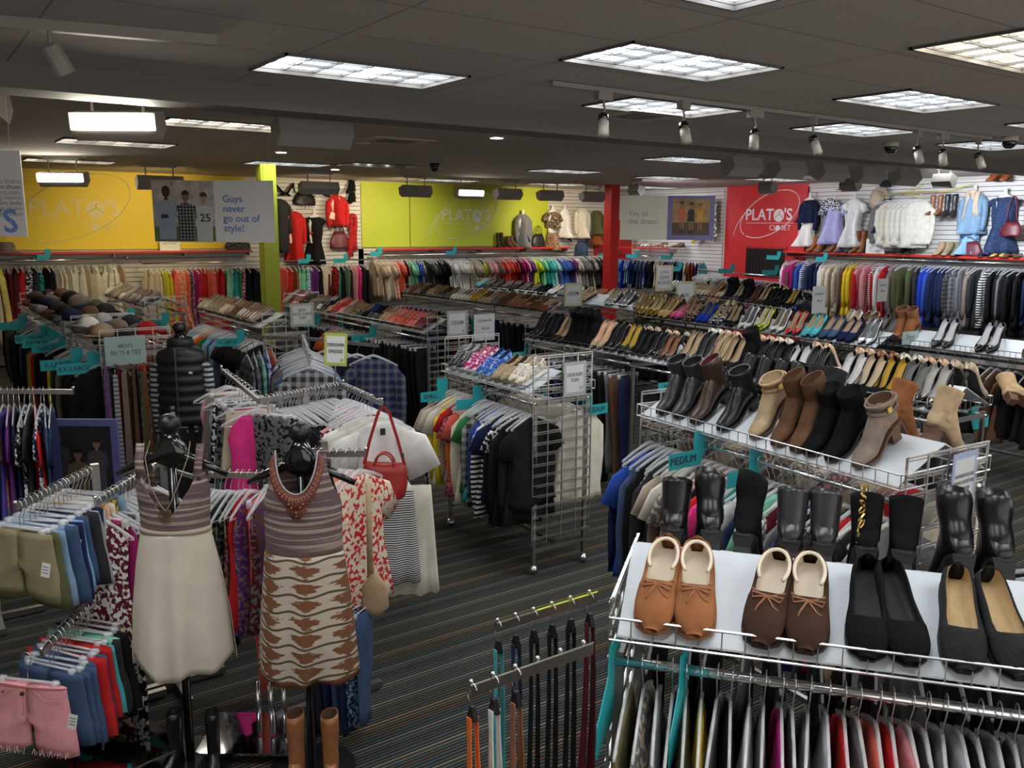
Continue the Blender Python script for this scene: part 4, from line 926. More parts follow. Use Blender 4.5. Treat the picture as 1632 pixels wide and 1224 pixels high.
# waterfall arms with belts on the end panel of the nearest rack
def belt(loc, rz, c, ln, label, w=.032, buckle=True):
    g = empty('hanging_belt', loc, rz, label, 'belt')
    B().tube([(.02*cos(radians(a)), 0, -.002+.02*sin(radians(a))) for a in range(0, 181, 30)]+[(-.02, 0, -.03), (0, 0, -.06)], .0022, 5).obj('hook', [CHROME], g, smooth=True)
    B().loft([[(-.006, -.006, -.05), (.006, -.006, -.05), (.006, .006, -.05), (-.006, .006, -.05)], [(-.018, -.008, -.09), (.018, -.008, -.09), (.018, .008, -.09), (-.018, .008, -.09)]]).obj('clip', [BLACKM], g)
    b = B()
    for s, l in ((-1, ln), (1, ln*.9)):
        b.loft([[(s*.010*t-w/2*(.6 if t < .2 else 1)+0, s*.012-.002+.01*sin(t*4), -.08-l*t), (s*.010*t+w/2*(.6 if t < .2 else 1), s*.012-.002, -.08-l*t), (s*.010*t+w/2*(.6 if t < .2 else 1), s*.012+.002, -.08-l*t), (s*.010*t-w/2*(.6 if t < .2 else 1), s*.012+.002+.01*sin(t*4), -.08-l*t)] for t in (0, .12, .3, .6, 1)])
    b.obj('strap', [leather(c, .5)], g)
    if buckle: B().tube([(-.022, 0, -.10-ln), (.022, 0, -.10-ln), (.022, 0, -.06-ln), (-.022, 0, -.06-ln), (-.022, 0, -.10-ln)], .003, 5).obj('buckle', [mat('brass', C['gold'], .3, 1)], g)
def waterfall(P0, P1, label, belts, n, yel=False):
    P0, P1 = Vector(P0), Vector(P1); d = P1-P0; g = empty('waterfall_arm', P0, math.atan2(d.y, d.x), label, 'display arm'); Lh = math.hypot(d.x, d.y)
    B().loft([[(0, -.006, .012), (0, .006, .012), (0, .006, -.018), (0, -.006, -.018)], [(Lh, -.006, d.z+.012), (Lh, .006, d.z+.012), (Lh, .006, d.z-.018), (Lh, -.006, d.z-.018)]]).obj('arm_bar', [DCHROME], g)
    if yel: B().loft([[(0, -.0065, .015), (0, .0065, .015), (0, .0065, .013), (0, -.0065, .013)], [(Lh*.6, -.0065, d.z*.6+.015), (Lh*.6, .0065, d.z*.6+.015), (Lh*.6, .0065, d.z*.6+.013), (Lh*.6, -.0065, d.z*.6+.013)]]).obj('edge_tape', [mat('lime_tape', C['lime'], .5)], g)
    for i in range(n):
        t = .08+.92*i/(n-1) if n > 1 else .5
        B().tube([(Lh*t, 0, d.z*t), (Lh*t, 0, d.z*t+.02)], .0025, 5).ball((Lh*t, 0, d.z*t+.024), .007, 8).obj('stop_knob', [CHROME], g, smooth=True)
    for i, (c, ln, lb) in enumerate(belts):
        t = .99-.92*i/max(1, n-1)
        if c: belt(P0+d*max(.03, t)+Vector((0, 0, .0)), math.atan2(d.y, d.x)+pi/2+.9, c, ln, lb)
waterfall((1.392, 1.592, 1.33), (1.165, 1.825, 1.175), 'front sloping chrome arm of belts on the nearest rack end', [('orange', .62, 'orange and dark brown belt at the end of the front arm'), ('white', .62, 'white belt, second from the end of the front arm'), ('cognac', .55, 'tan leather belt with round buckle on the front arm')], 6)
waterfall((1.70, 1.93, 1.27), (1.50, 2.19, 1.12), 'rear sloping chrome arm of belts on the nearest rack end', [('aqua', .55, 'turquoise belt at the end of the rear arm'), ('navy', .75, 'navy belt, second from the end of the rear arm'), ('black', .8, 'thin black belt in the middle of the rear arm'), ('black', .85, 'wide black belt with holes on the rear arm'), ('black', .9, 'long black belt near the rack on the rear arm'), ('burgundy', .6, 'red belt closest to the rack on the rear arm')], 6, True)

# === M rows: middle of the floor, left of centre
M1 = gondola('chrome grid rack of black jeans under bright casual shoes', 4.88, 10.15, radians(1), 4.0, .53, 1.45, 1.20, 1.28)
a, b = barline(M1)
hang(a, b, 'tee:grey*3 pants:grey pants:lightgrey*2 pants:charcoal*3 pants:navy*2 pants:black*3 pants:charcoal*2 tee:coral tee:orange pants:teal pants:grey pants:black*12 pants:charcoal pants:black*6', 'under the bright casual shoes', 'garments on the middle jeans rack')
shelf_pairs(M1, 'sneaker:lightgrey::white:white sneaker:burgundy::pink:white sneaker:pink:metal:white:white flat:olive:metal:grey - loafer:khaki::tan loafer:grey::tan flat:white:leather:grey sneaker:black::white:white flat:gold:leather:cream sneaker:red::cream:white flat:pink::cream loafer:taupe::tan flat:black:black/gold:tan flat:black:leather:tan flat:black:suede:blue flat:black:leather:black flat:black loafer:tan:suede:tan flat:coral:leather:pink flat:coral:suede:tan flat:red::pink flat:coral:leather:pink loafer:burgundy', 'left of the grey denim sign', 'casual shoes on the middle rack', M1['L']/2, -M1['L']/2+.1, gap=.085, scale=1.1)
sign(5.0, 8.10, 1.36, 0, 'DENIM', 'grey-edged sign reading denim at the left jeans rack end', .25, .27, 'grey', .062, 'aqua')
sign(5.35, 8.09, 1.30, 0, 'CLEARANCE\n\n  30% off\n', 'clearance sign on clips beside the left denim sign', .27, .29, 'white', .040)
size_tag(4.6, 12.1, 1.22, 0, '', 'blank teal divider at the far end of the middle jeans rail', w=.15); size_tag(4.6, 9.35, 1.2, 0, '7', 'teal tag over the orange tops on the middle jeans rail', w=.26); size_tag(4.55, 10.9, 1.22, 0, '', 'blank teal divider halfway along the middle jeans rail')
M2 = gondola('chrome grid rack of denim under brown leather shoes', 7.3, 11.1, radians(1), 3.9, .53, 1.45, 1.2, 1.28)
a, b = barline(M2)
hang(a, b, 'pants:navy*4 pants:denim*4 pants:black*3 pants:burgundy*3 pants:charcoal pants:teal pants:olive pants:navy*3 pants:charcoal*2 pants:black*5', 'on the rail under the brown leather shoes', 'trousers on the second middle rack', skip=('k',))
shelf_pairs(M2, 'flat:grey::tan loafer:brown:suede:tan loafer:brown loafer:darkbrown:suede:brown loafer:tan:tan/brown:tan loafer:brown flat:black::brown flat:charcoal flat:white:leather:cream flat:white:leather:grey flat:cream:suede:tan loafer:mustard:suede:tan flat:tan:leather:brown flat:tan:leather:tan loafer:grey::tan loafer:brown:suede:cognac flat:cognac::tan loafer:cognac::brown flat:cognac::brown loafer:brown flat:rust::cream', 'left of the lime denim sign', 'brown shoes on the second middle rack', M2['L']/2, -M2['L']/2+.05, gap=.085, scale=1.15)
M3 = gondola('chrome grid rack with black flats before the lime wall', 9.7, 12.4, radians(1), 4.4, .53, 1.40, 1.15, 1.22)
shelf_pairs(M3, 'flat:aqua::cream flat:black flat:black::grey flat:black loafer:black flat:charcoal flat:black flat:black:suede:black flat:white:leather:cream flat:grey flat:white flat:cream::tan flat:orange:suede:tan flat:tan::cream loafer:cream::tan', 'before the lime wall', 'flats on the third middle rack', M3['L']/2, -M3['L']/2+.1, gap=.09, scale=1.2)
M4 = gondola('dark grid rack with patterned wedges right of the lime denim sign', 8.95, 9.0, radians(-3), 3.3, .53, 1.38, 1.15, 1.25, dark=False)
shelf_pairs(M4, 'loafer:tan:suede:tan - wedge:grey:grey/white:tan wedge:silver:metal:grey wedge:olive:olive/tan:tan wedge:tan:black/tan:tan wedge:brown:brown/cream:tan wedge:darkbrown:black/tan:tan wedge:gold:metal:tan wedge:olive:leather:cream', 'right of the lime denim sign', 'wedges right of the lime denim sign', M4['L']/2, -M4['L']/2, gap=.1, scale=1.2)
a, b = barline(M4)
hang(a, b, 'tee:lightgrey*3 tee:grey*4 tee:taupe*2 tee:charcoal*3', 'under the patterned wedges', 'tops under the patterned wedges', skip=('k',))
sign(7.45, 9.10, 1.52, 0, 'DENIM', 'sign reading denim with a lime green border', .30, .30, 'lime', .075, 'lime', post=.12)
K1 = gondola('black rack with gold pink and silver party heels', 8.65, 7.05, radians(-3), 3.9, .53, 1.30, 1.12, 1.20, dark=True, board=True)
shelf_pairs(K1, 'wedge:gold:metal:tan wedge:mustard:metal:cream wedge:gold:leather:tan flat:hotpink::tan wedge:black:black/tan:tan wedge:royal:suede:grey wedge:charcoal:black/white:tan pump:black:suede:tan pump:white:leather:grey pump:lime:metal:cream pump:white:leather:taupe pump:red:patent:tan wedge:aqua:suede:tan wedge:denim:suede:tan wedge:navy:suede:tan pump:silver:metal:grey', 'on the party heels rack', 'party heels on the black rack', K1['L']/2, -K1['L']/2+.05, gap=.1, scale=1.25)
a, b = barline(K1)
hang(a, b, 'tee:black*5 tank:black*4 pants:black*8 tee:charcoal*3 tee:burgundy*2 tee:black*6', 'under the party heels on the black rack', 'dark tops under the party heels', skip=('k', 'h'))
for i, (x_, y_) in enumerate(((8.45, 5.27), (8.78, 5.07))):
    sign(x_, y_, 1.27, 0, 'Shoes', ['left', 'right'][i]+' of two teal shoes labels on the party heel rack end', .30, .13, 'mint', .08, 'aqua')
RB = gondola('dark rack with leopard and patent heels at the right', 9.05, 4.45, radians(-2), 3.3, .53, 1.36, 1.14, 1.20, dark=True)
shelf_pairs(RB, 'pump:white:leather:tan pump:tan:tan/brown:brown wedge:darkbrown:leather:grey boot:cognac:suede:brown:brown - pump:charcoal:patent:silver - pump:black:patent:silver - pump:brown:suede:tan', 'right of the teal shoes labels', 'heels on the dark rack at the right', RB['L']/2-.1, -RB['L']/2+.9, gap=.12, scale=1.35)
a, b = barline(RB)
hang(a, b, 'tee:black tee:lightgrey*3 tee:grey/print/pink*2 tee:grey*6 tee:charcoal*5 tee:black*3 tee:brown*3 tee:black*6 tee:rust tee:burgundy*2 tee:black*4', 'under the leopard and patent heels', 'tops on the dark rack at the right', skip=())
sign(8.80, 3.02, 1.30, 0, 'Shoes', 'teal shoes label at the right frame edge', .46, .16, 'mint', .11, 'white', post=.1)
K5 = gondola('black rack with rows of dark heels before the red wall', 11.35, 9.7, radians(-17), 3.9, .53, 1.40, 1.18, 1.26, dark=True)
shelf_pairs(K5, 'flat:silver:metal:grey flat:grey::cream flat:black flat:black::grey loafer:tan flat:tan::tan flat:beige wedge:cognac::tan flat:tan boot:black:suede:black pump:black boot:black:suede:black pump:darkbrown:suede:brown pump:darkbrown:suede:tan pump:black:suede:black pump:black:suede:black pump:black:suede:gold', 'on the black rack before the red wall', 'dark heels before the red wall', K5['L']/2, -K5['L']/2, gap=.1, scale=1.25)
shelf_pairs(K5, '- - - - - - - - - - pump:tan:patent:tan pump:lime:patent:tan pump:lime:patent:tan pump:white:patent:tan pump:tan:patent:tan', 'behind the black rack ridge', 'pumps behind the dark heels', K5['L']/2, -K5['L']/2, rear=True, gap=.1, scale=1.2)
sign(10.65, 7.55, 1.42, 0, 'CLEARANCE\n\n  30% off\n', 'clearance sign on the end of the black heel rack', .30, .38, 'white', .045, post=.1)
sign(12.2, 7.55, 1.50, 0, 'CLEARANCE\n\n  30% off\n', 'farther clearance sign near the cream coats', .26, .34, 'white', .040, post=.2)
sign(10.05, 10.0, 1.62, -.1, 'LONG\nSLEEVE\nBLOUSES', 'small yellow-bordered sign reading long sleeve blouses', .34, .40, 'yellow', .075, post=.25)
sign(9.6, 9.1, 1.45, 0, '\nTOPS', 'lime-bordered sign half hidden by gold shoes', .40, .35, 'lime', .07, post=.1)
sg = sign(11.6, 3.9, 1.62, -.3, 'SHORTS\nAND\nCAPRIS', 'white framed sign above the grey round rack at the right', .50, .34, 'grey', .055, post=.2)

# ---------------------------------------------------------------- clothes along the walls
YB = Y1-.33
rail(11.55, YB, 1.80, 6.6, 0, 'long chrome rail of colour-sorted tops under the lime wall')
hang((8.3, YB, 1.80), (14.8, YB, 1.80), 'tee:beige*3 tee:cream*3 tee:coral/print/cream tee:beige tee:coral*3 tee:burgundy tee:mint*3 tee:blue*2 tee:navy/stripe/white tee:charcoal*2 tee:grey tee:charcoal*2 tee:black*4 tee:white*3 tee:ivory tee:white*2 tee:cream*3 tee:beige*3 tee:olive tee:lime tee:beige/print/pink*2 tee:pink*2 tee:taupe tee:red*2 tee:coral*3 tee:red*2 tee:coral tee:burgundy*2 tee:magenta*2 tee:pink/stripe/white tee:purple*2 tee:lime*2 tee:green*2 tee:mint tee:green tee:teal*2 tee:aqua*2 tee:sky/print/white tee:denim tee:blue*3 tee:navy*3 tee:purple tee:grey/print/white*2 tee:lightgrey tee:grey*3 tee:charcoal tee:lightgrey/print/grey tee:charcoal*3 tee:black*5', 'on the rail under the lime wall', 'colour-sorted tops under the lime wall', thk=1.35, yaw=pi/2, jit=.25, scale=1.18, skip=('k',))
rail(2.0, YB, 1.80, 3.0, 0, 'chrome rail of cream dresses under the yellow wall'); rail(6.0, YB-.12, 1.72, 4.6, 0, 'chrome rail of long dresses running behind the lime column')
hang((.9, YB, 1.80), (3.4, YB, 1.80), 'dress:cream*2 dress:tan/print/white dress:beige*2 dress:cream dress:yellow/print/cream dress:burgundy*2 dress:red dress:navy/print/white dress:charcoal dress:teal/print/black dress:black*2 dress:cream*2 dress:ivory*3 dress:beige*2 dress:cream dress:ivory*3 dress:tan', 'under the yellow wall logo', 'pale dresses under the yellow wall', yaw=pi/2, jit=.25, scale=1.15, thk=2.2, skip=('k',))
hang((3.7, YB-.12, 1.72), (8.1, YB-.12, 1.72), 'dress:beige*2 dress:cream dress:mustard dress:lime dress:coral*2 dress:orange/print/cream dress:coral dress:purple/print/tan dress:magenta dress:red*2 dress:coral*2 dress:red*2 tank:mint*2 tank:teal tank:green tank:magenta/print/white tank:black*3 dress:cream dress:beige/print/brown dress:yellow/print/brown dress:coral*3 dress:red*2 dress:rust tank:mint*2 tank:aqua/print/white tank:purple*2 tank:black tank:cream dress:cream dress:burgundy dress:red/print/black dress:teal dress:black dress:grey/print/green dress:charcoal dress:pink dress:hotpink dress:black*2', 'behind the lime column', 'long dresses behind the lime column', yaw=pi/2, jit=.25, scale=1.15, thk=2.0, skip=('k',))
XR = X1-.33
rail(XR, 8.9, 1.84, 6.2, -pi/2, 'long dark rail of coats under the right wall shelf')
hang((XR, 12.0, 1.84), (XR, 6.7, 1.84), 'coat:white coat:brown coat:magenta*2 coat:navy coat:blue coat:white/stripe/blue coat:charcoal coat:navy*2 coat:white coat:ivory coat:beige coat:cream coat:tan coat:beige coat:brown coat:yellow*2 coat:red coat:pink*2 coat:red coat:burgundy/stripe/white coat:white coat:red coat:purple coat:taupe coat:olive*2 coat:green/print/olive coat:olive coat:charcoal coat:royal*2 coat:blue coat:navy*3 coat:charcoal/plaid/grey coat:grey/plaid/black coat:grey*2 coat:taupe coat:charcoal coat:grey coat:black/stripe/white coat:black*2 coat:grey coat:black*3 coat:navy coat:black*3', 'on the coat rail of the right wall', 'winter coats on the right wall rail', thk=1.25, yaw=0, jit=.3, scale=1.18, skip=('k',))
rail(15.2, 16.3, 1.72, 1.9, -pi/2, 'short rail of small colourful tops right of the red column')
hang((15.0, 16.9, 1.72), (15.55, 14.2, 1.72), 'tee:yellow tee:orange tee:red tee:aqua tee:sky tee:royal tee:sky tee:white/print/blue tee:blue tee:navy*2 tee:denim*2 tee:royal/print/white tee:navy*2 tee:black tee:ivory*2 tee:coral/print/cream tee:mint tee:navy tee:denim*2 tee:black tee:grey tee:navy tee:cream tee:beige tee:rust*2 tee:purple tee:denim tee:aqua', 'right of the red column', 'small tops right of the red column', yaw=.5, jit=.25, scale=1.0, skip=('k',))
rk5 = empty('floor_rail', (13.4, 11.4, 0), radians(-17), 'low floor rack of dark dresses in front of the red wall', 'clothes rack')
for s in (-1, 1): B().tube([(0, s*1.45, 0), (0, s*1.45, 1.55)], .014, 8).box((0, s*1.45, .02), (.5, .03, .03)).obj('upright', [CHROME], rk5)
B().tube([(0, -1.45, 1.55), (0, 1.45, 1.55)], .014, 8).obj('rail_bar', [CHROME], rk5, smooth=True)
def lt(o, x, y, z): return T(((o.location.x, o.location.y), o.rotation_euler.z), x, y, z)
hang(lt(rk5, 0, 1.4, 1.55), lt(rk5, 0, -1.4, 1.55), 'tank:grey tank:lightgrey*2 tank:ivory tank:grey/print/white tank:black tank:lightgrey tank:taupe tank:black tank:grey tank:green/print/orange tank:green tank:sky/print/grey tank:grey tank:charcoal tank:brown tank:pink/print/sky tank:hotpink/print/white tank:royal/print/pink tank:charcoal/print/grey tank:grey*2 tank:black*2', 'on the floor rail before the red wall', 'sleeveless tops before the red wall', scale=1.1, skip=('k',), jit=.3)
size_i = 0
for (x_, y_, z_, r_, w_) in ((8.45, YB-.1, 1.84, 0, .2), (10.3, YB-.1, 1.84, 0, .2), (2.2, YB-.1, 1.86, 0, .15), (7.6, YB-.25, 1.72, 0, .25), (6.8, YB-.25, 1.72, 0, .2), (15.5, 12.05, 1.80, -pi/2, .3), (15.5, 10.9, 1.80, -pi/2, .2), (14.95, 16.8, 1.72, -.5, .3), (15.1, 16.0, 1.72, -.5, .25), (15.3, 15.0, 1.72, -.5, .25), (13.0, 12.5, 1.60, -.3, .3), (13.3, 11.4, 1.60, -.3, .3), (13.6, 10.6, 1.60, -.3, .3)):
    size_i += 1
    nm = {1: 'left end of the lime wall rail', 2: 'middle of the lime wall rail', 3: 'rail under the yellow wall', 4: 'right end of the rail behind the lime column', 5: 'rail under the black belted dress', 6: 'left end of the coat rail', 7: 'coat rail above the cream coats', 8: 'left end of the rail right of the red column', 9: 'middle of the rail right of the red column', 10: 'right end of the rail right of the red column', 11: 'left end of the floor rail before the red wall', 12: 'middle of the floor rail before the red wall', 13: 'right end of the floor rail before the red wall'}[size_i]
    size_tag(x_, y_, z_+.10, r_, '', f"small teal divider on the {nm}", w=w_, h=.09)

# ---------------------------------------------------------------- torsos and outfits shown on the walls
def torso_mesh():
    b = B(); P = [(.0, .035, .035), (-.06, .036, .036), (-.09, .05, .045), (-.12, .13, .07), (-.16, .17, .085), (-.25, .165, .10), (-.36, .14, .09), (-.46, .125, .08), (-.55, .15, .09), (-.66, .165, .095)]
    b.loft([ringe(0, 0, z, hw, th, 20) for z, hw, th in P]); return b.mesh('display_torso', SKIN, True)
TOR = Proto([('display_torso', torso_mesh(), None, 't'), ('neck_cap', B().tube([(0,0,-.005),(0,0,.012)], .036, 14).mesh('neck_cap', SKIN, True), 0, 't')])
OUT = {}
def outfit(kind, **k):
    kk = (kind, tuple(sorted(k.items())))
    if kk not in OUT: OUT[kk] = Proto([(kind, top_mesh(kind, **k), None, 'g')])
    return OUT[kk]
def wall_at(side, u, z, off=.17):
    if side == 'r' and u < 11.8: u = 11.6+(u-11.55)*.66; z += .12 if z > 2.3 else 0
    return (Vector((u, Y1-off, z)), 0) if side == 'b' else (Vector((X1-off, u, z)), -pi/2)
def form(side, u, z, label):
    p, a = wall_at(side, u, z); TOR.put(p, (0, 0, a), {}, label, 'display torso', 'white display torsos', scale=(.84, .68, 1))
def wear(side, u, z, kind, m_, label, cat, off=.17, scale=1, **k):
    p, a = wall_at(side, u, z, off); k.setdefault('z0', -.09); k.setdefault('drop', .07); k.setdefault('th', .105)
    return outfit(kind, **k).put(p, (0, 0, a), {'g': m_}, label, cat, None, scale=scale)
# red outfits bay
form('b', 6.70, 2.72, 'white torso under the red turtleneck dress'); wear('b', 6.70, 2.74, 'knit_dress', fabric('red'), 'long red dress with long sleeves on a wall torso', 'dress', ln=1.02, hem=.20, sleeve='long', neck=.05, sh=.17, waist=.8, z0=-.05)
form('b', 7.12, 2.72, 'white torso under the black belted dress'); wear('b', 7.12, 2.72, 'belted_dress', fabric('black'), 'black cap-sleeve dress with red belt on a wall torso', 'dress', ln=.98, hem=.24, sleeve='cap', neck=.09, sh=.165, waist=.75, z0=-.11)
def waist_belt(side, u, z, m_, lb, hw=.138, th=.10, bk=True):
    p, a = wall_at(side, u, z); b = B(); b.loft([ringe(0, 0, dz, hw, th, 24) for dz in (.02, -.02)]); o = b.obj('waist_belt', [m_], loc=p, rz=a); tag(o, lb, 'belt')
    if bk: B().box((0, -th-.004, 0), (.05, .008, .05)).obj('buckle', [mat('brass', C['gold'], .3, 1)], o)
waist_belt('b', 6.70, 2.28, leather('black'), 'black belt with gold buckle on the red dress'); waist_belt('b', 7.12, 2.27, leather('red'), 'red belt on the black dress', .135, .098, False)

form('b', 7.63, 3.10, 'white torso under the red zipped jacket'); wear('b', 7.63, 3.10, 'jacket', fabric('red'), 'red zipped jacket on the higher wall torso', 'jacket', ln=.62, hem=.19, sleeve='long', neck=.08, sh=.18, waist=.85, z0=-.07)
p, a = wall_at('b', 7.63, 2.72, .24); b = B().tube([(.02, 0, .35), (.03, -.02, .1), (-.05, -.02, -.12)], .006, 5); o = b.obj('crossbody_bag', [leather('cream', .5)], loc=p); tag(o, 'small cream crossbody bag over the red jacket', 'bag')
B().loft([[(-.24, -.03, -.10), (.03, -.03, -.16), (.03, .03, -.16), (-.24, .03, -.10)], [(-.20, -.02, .03), (.0, -.02, -.03), (.0, .02, -.03), (-.20, .02, .03)]]).obj('bag_body', [leather('cream', .5)], o, loc=(.02, 0, -.06))
def handbag(side, u, z, c, lb, w=.34, h=.26, fin='leather', off=.12, strap=.22):
    p, a = wall_at(side, u, z, off); m_ = leather(c, .45) if fin == 'leather' else fabric(c, 'print', fin)
    g = empty('handbag', p, a, lb, 'handbag')
    b = B(); b.loft([[(x*w/2*s, y*.07*(1.15-t*.6), t*h+.012*sin(x*5+t*4)) for x, y in [(cos(q*pi/10), sin(q*pi/10)) for q in range(20)]] for t, s in ((0, .92), (.1, 1.03), (.4, 1.0), (.7, .82), (1, .60))]); b.obj('bag_body', [m_], g, smooth=True)
    for s in (-1, 1):
        pts = [(w*.22*cos(radians(q)), s*.03, h*.92+strap*sin(radians(q))) for q in range(0, 181, 15)]; B().tube(pts, .008, 6).obj('handle', [m_], g, smooth=True)
    return g
handbag('b', 7.68, 1.95, 'burgundy', 'large burgundy handbag below the red jacket', .42, .34, strap=.24)
# scarf, hanging shoes, feather bag
def drape(side, u, z, m_, lb, w=.16, ln=.6, off=.08, n=3, nm='scarf', cat='scarf'):
    p, a = wall_at(side, u, z, off); b = B()
    for i in range(n):
        x = (i-(n-1)/2)*w*.45; l = ln*(1-.15*((i*7) % 3))
        b.loft([ringe(x+.02*sin(t*5+i), 0, -t*l, w*.25*(.7+.5*t), .028, 12, i+t, .3, 3) for t in (0, .15, .35, .6, .8, 1)])
    b.ball((0, 0, .0), w*.33, 10, (1.2, .6, .8)); o = b.obj(nm, [m_], loc=p, rz=a, smooth=True); return tag(o, lb, cat)
drape('b', 8.0, 2.62, fabric('red', 'print', 'burgundy'), 'red printed scarf right of the red jacket', .22, .85, .1, 2)
def wall_shoe(k, side, u, z, c, lb, yaw=0, fin='suede', roll=0, scale=1.1, lin='tan', sole='black', off=.12):
    p, a = wall_at(side, u, z, off)
    o = put_shoe(k, p, (.25, roll, a+yaw), c, '', '', fin, lin, sole, scale); o['label'] = lb
wall_shoe('pump', 'b', 6.45, 3.02, 'black', 'black pump on the slat wall, left of the pair', 1.2, scale=1.5); wall_shoe('pump', 'b', 6.62, 3.02, 'black', 'black pump on the slat wall beside the feather bag', -1.3, scale=1.5)
wall_shoe('pump', 'b', 7.3, 3.02, 'black', 'black peep pump on the slat wall right of the feather bag', 1.3, scale=1.5); wall_shoe('strap', 'b', 7.97, 3.10, 'black', 'upper black strappy heel at the right of the red bay', -1.0, scale=1.3); wall_shoe('strap', 'b', 7.97, 2.88, 'black', 'lower black strappy heel at the right of the red bay', -1.0, scale=1.3)
g = handbag('b', 6.95, 2.82, 'black', 'black feathered handbag on the slat wall', .46, .26, strap=.2)
fb = B()
for i in range(70):
    a_ = R.uniform(0, 2*pi); r_ = R.uniform(.16, .30); fb.tube([(.14*cos(a_), R.uniform(-.08, -.02), .10+.09*sin(a_)), (r_*cos(a_), R.uniform(-.1, -.02), .10+r_*.75*sin(a_))], [.006, .001], 3)
fb.obj('feathers', [fabric('black')], g)
wear('b', 6.38, 3.02, 'long_coat', fabric('charcoal'), 'dark coat half hidden by the sign with three men', 'coat', ln=1.05, hem=.22, sleeve='long', sh=.19)
handbag('b', 5.8-.25, 1.94, 'charcoal', 'dark sequined bag on the red shelf beside the lime column', .5, .22, 'grey')
# right part of the lime wall
form('b', 12.36, 2.80, 'white torso under grey cardigan and navy top'); wear('b', 12.36, 2.80, 'cardigan', fabric('grey'), 'grey cardigan over navy top on a wall torso', 'cardigan', ln=.80, hem=.24, sleeve='long', sh=.18)
p, a = wall_at('b', 12.39, 2.80, .17); outfit('camisole', ln=.62, hem=.15, sleeve='none', neck=.09, sh=.12, th=.08, z0=-.12, drop=.05).put(p, (0,0,0), {'g': fabric('navy', 'print', 'black')}, 'navy printed top showing under the grey cardigan', 'top')
form('b', 13.25, 2.92, 'white torso under the brown patterned scarf'); wear('b', 13.25, 2.90, 'blouse', fabric('black','print','tan'), 'brown and black patterned blouse on a wall torso', 'blouse', ln=.42, hem=.17, sleeve='short', sh=.17)
wear('b', 13.25, 2.42, 'skirt_set', fabric('brown','print','tan'), 'brown and tan patterned skirt under the blouse', 'skirt', ln=.48, hem=.2, sleeve='none', neck=.13, sh=.15)
form('b', 13.62, 2.94, 'white torso in the brightest light on the lime wall')
wear('b', 13.62, 2.86, 'camisole', fabric('white'), 'white sleeveless top beside the patterned blouse', 'top', ln=.62, hem=.17, sleeve='none', sh=.13)
wear('b', 14.17, 2.98, 'blouse', fabric('ivory'), 'ivory blouse with brown flower on the slat wall', 'blouse', ln=.75, hem=.22, sleeve='long', sh=.18); o = B().disc((0,0,0), .09, 10).disc((0,-.004,0), .05, 8).obj('flower_pin', [suede('brown')], loc=(14.17, Y1-.24, 2.72)); tag(o, 'brown flower pinned on the ivory blouse', 'flower')
wear('b', 14.2, 2.16, 'jeans', fabric('denim'), 'blue jeans below the ivory blouse', 'jeans', ln=.55, hem=.15, sleeve='none', neck=.12, sh=.15, off=.14)
wear('b', 14.65, 2.92, 'jacket', fabric('olive'), 'olive jacket right of the ivory blouse', 'jacket', ln=.60, hem=.2, sleeve='long', sh=.18)
wear('b', 14.67, 2.42, 'skirt', fabric('rust'), 'rust scalloped skirt below the olive jacket', 'skirt', ln=.36, hem=.2, sleeve='none', neck=.13, sh=.15)
def pair_at(k, side, u, z, c, lb, fin='leather', scale=1.25, gap=.12, lin='tan', sole='brown', off=.28, yaw=0):
    for s in (-1, 1):
        p, a = wall_at(side, u, z, off); dv = Vector((s*gap/2, 0, 0)) if side == 'b' else Vector((0, -s*gap/2, 0))
        o = put_shoe(k, p+dv, (0, 0, a+yaw+s*.1), c, '', '', fin, lin, sole, scale); o['label'] = f"{lb}, {'left' if s < 0 else 'right'} one of the pair"
ZS = 1.938
pair_at('tall', 'b', 11.7, ZS, 'darkbrown', 'dark brown tall boot on the shelf by the grey cardigan', scale=.9, off=.22); pair_at('boot', 'b', 11.98, ZS, 'brown', 'brown ankle boot on the lime wall shelf', off=.25)
handbag('b', 12.8, ZS, 'black', 'shiny black handbag on the lime wall shelf', .4, .3, off=.2); wall_shoe('boot', 'b', 13.75, 2.1, 'brown', 'brown ankle boot pegged below the white top', .9, lin='brown'); handbag('b', 14.6, 1.95, 'brown', 'brown handbag below the rust skirt', .42, .25)
o = B().box((0, 0, .11), (.36, .01, .22)).obj('shelf_card', [CARD], loc=(5.0-.75, Y1-.25, ZS)); tag(o, 'small white card standing on the yellow wall shelf', 'sign'); text('TEES & TANKS', .04, (0, -.006, .13), o, INK)
# hats
def hat(loc, rz, m_, lb, r=.1, brim=.16, h=.1, cat='hat', band=None, rot=None):
    b = B(); b.loft([ringe(0, 0, z, rr, rr*1.15, 24) for z, rr in ((0, brim), (.006, brim), (.010, r*1.05), (h*.5, r), (h*.92, r*.86), (h, r*.6), (h*.9, .01))]); o = b.obj('brimmed_hat', [m_], loc=loc, rz=rz, smooth=True)
    if rot: o.rotation_euler = rot
    if band: B().loft([ringe(0, 0, z, r*1.04, r*1.19, 24) for z in (.014, .038)]).obj('hat_band', [band], o, smooth=True)
    return tag(o, lb, cat)
hat((1.62, Y1-.24, ZS), 0, fabric('taupe'), 'taupe fedora on the shelf at the left of the yellow wall', .13, .22, .17, band=fabric('darkbrown'))
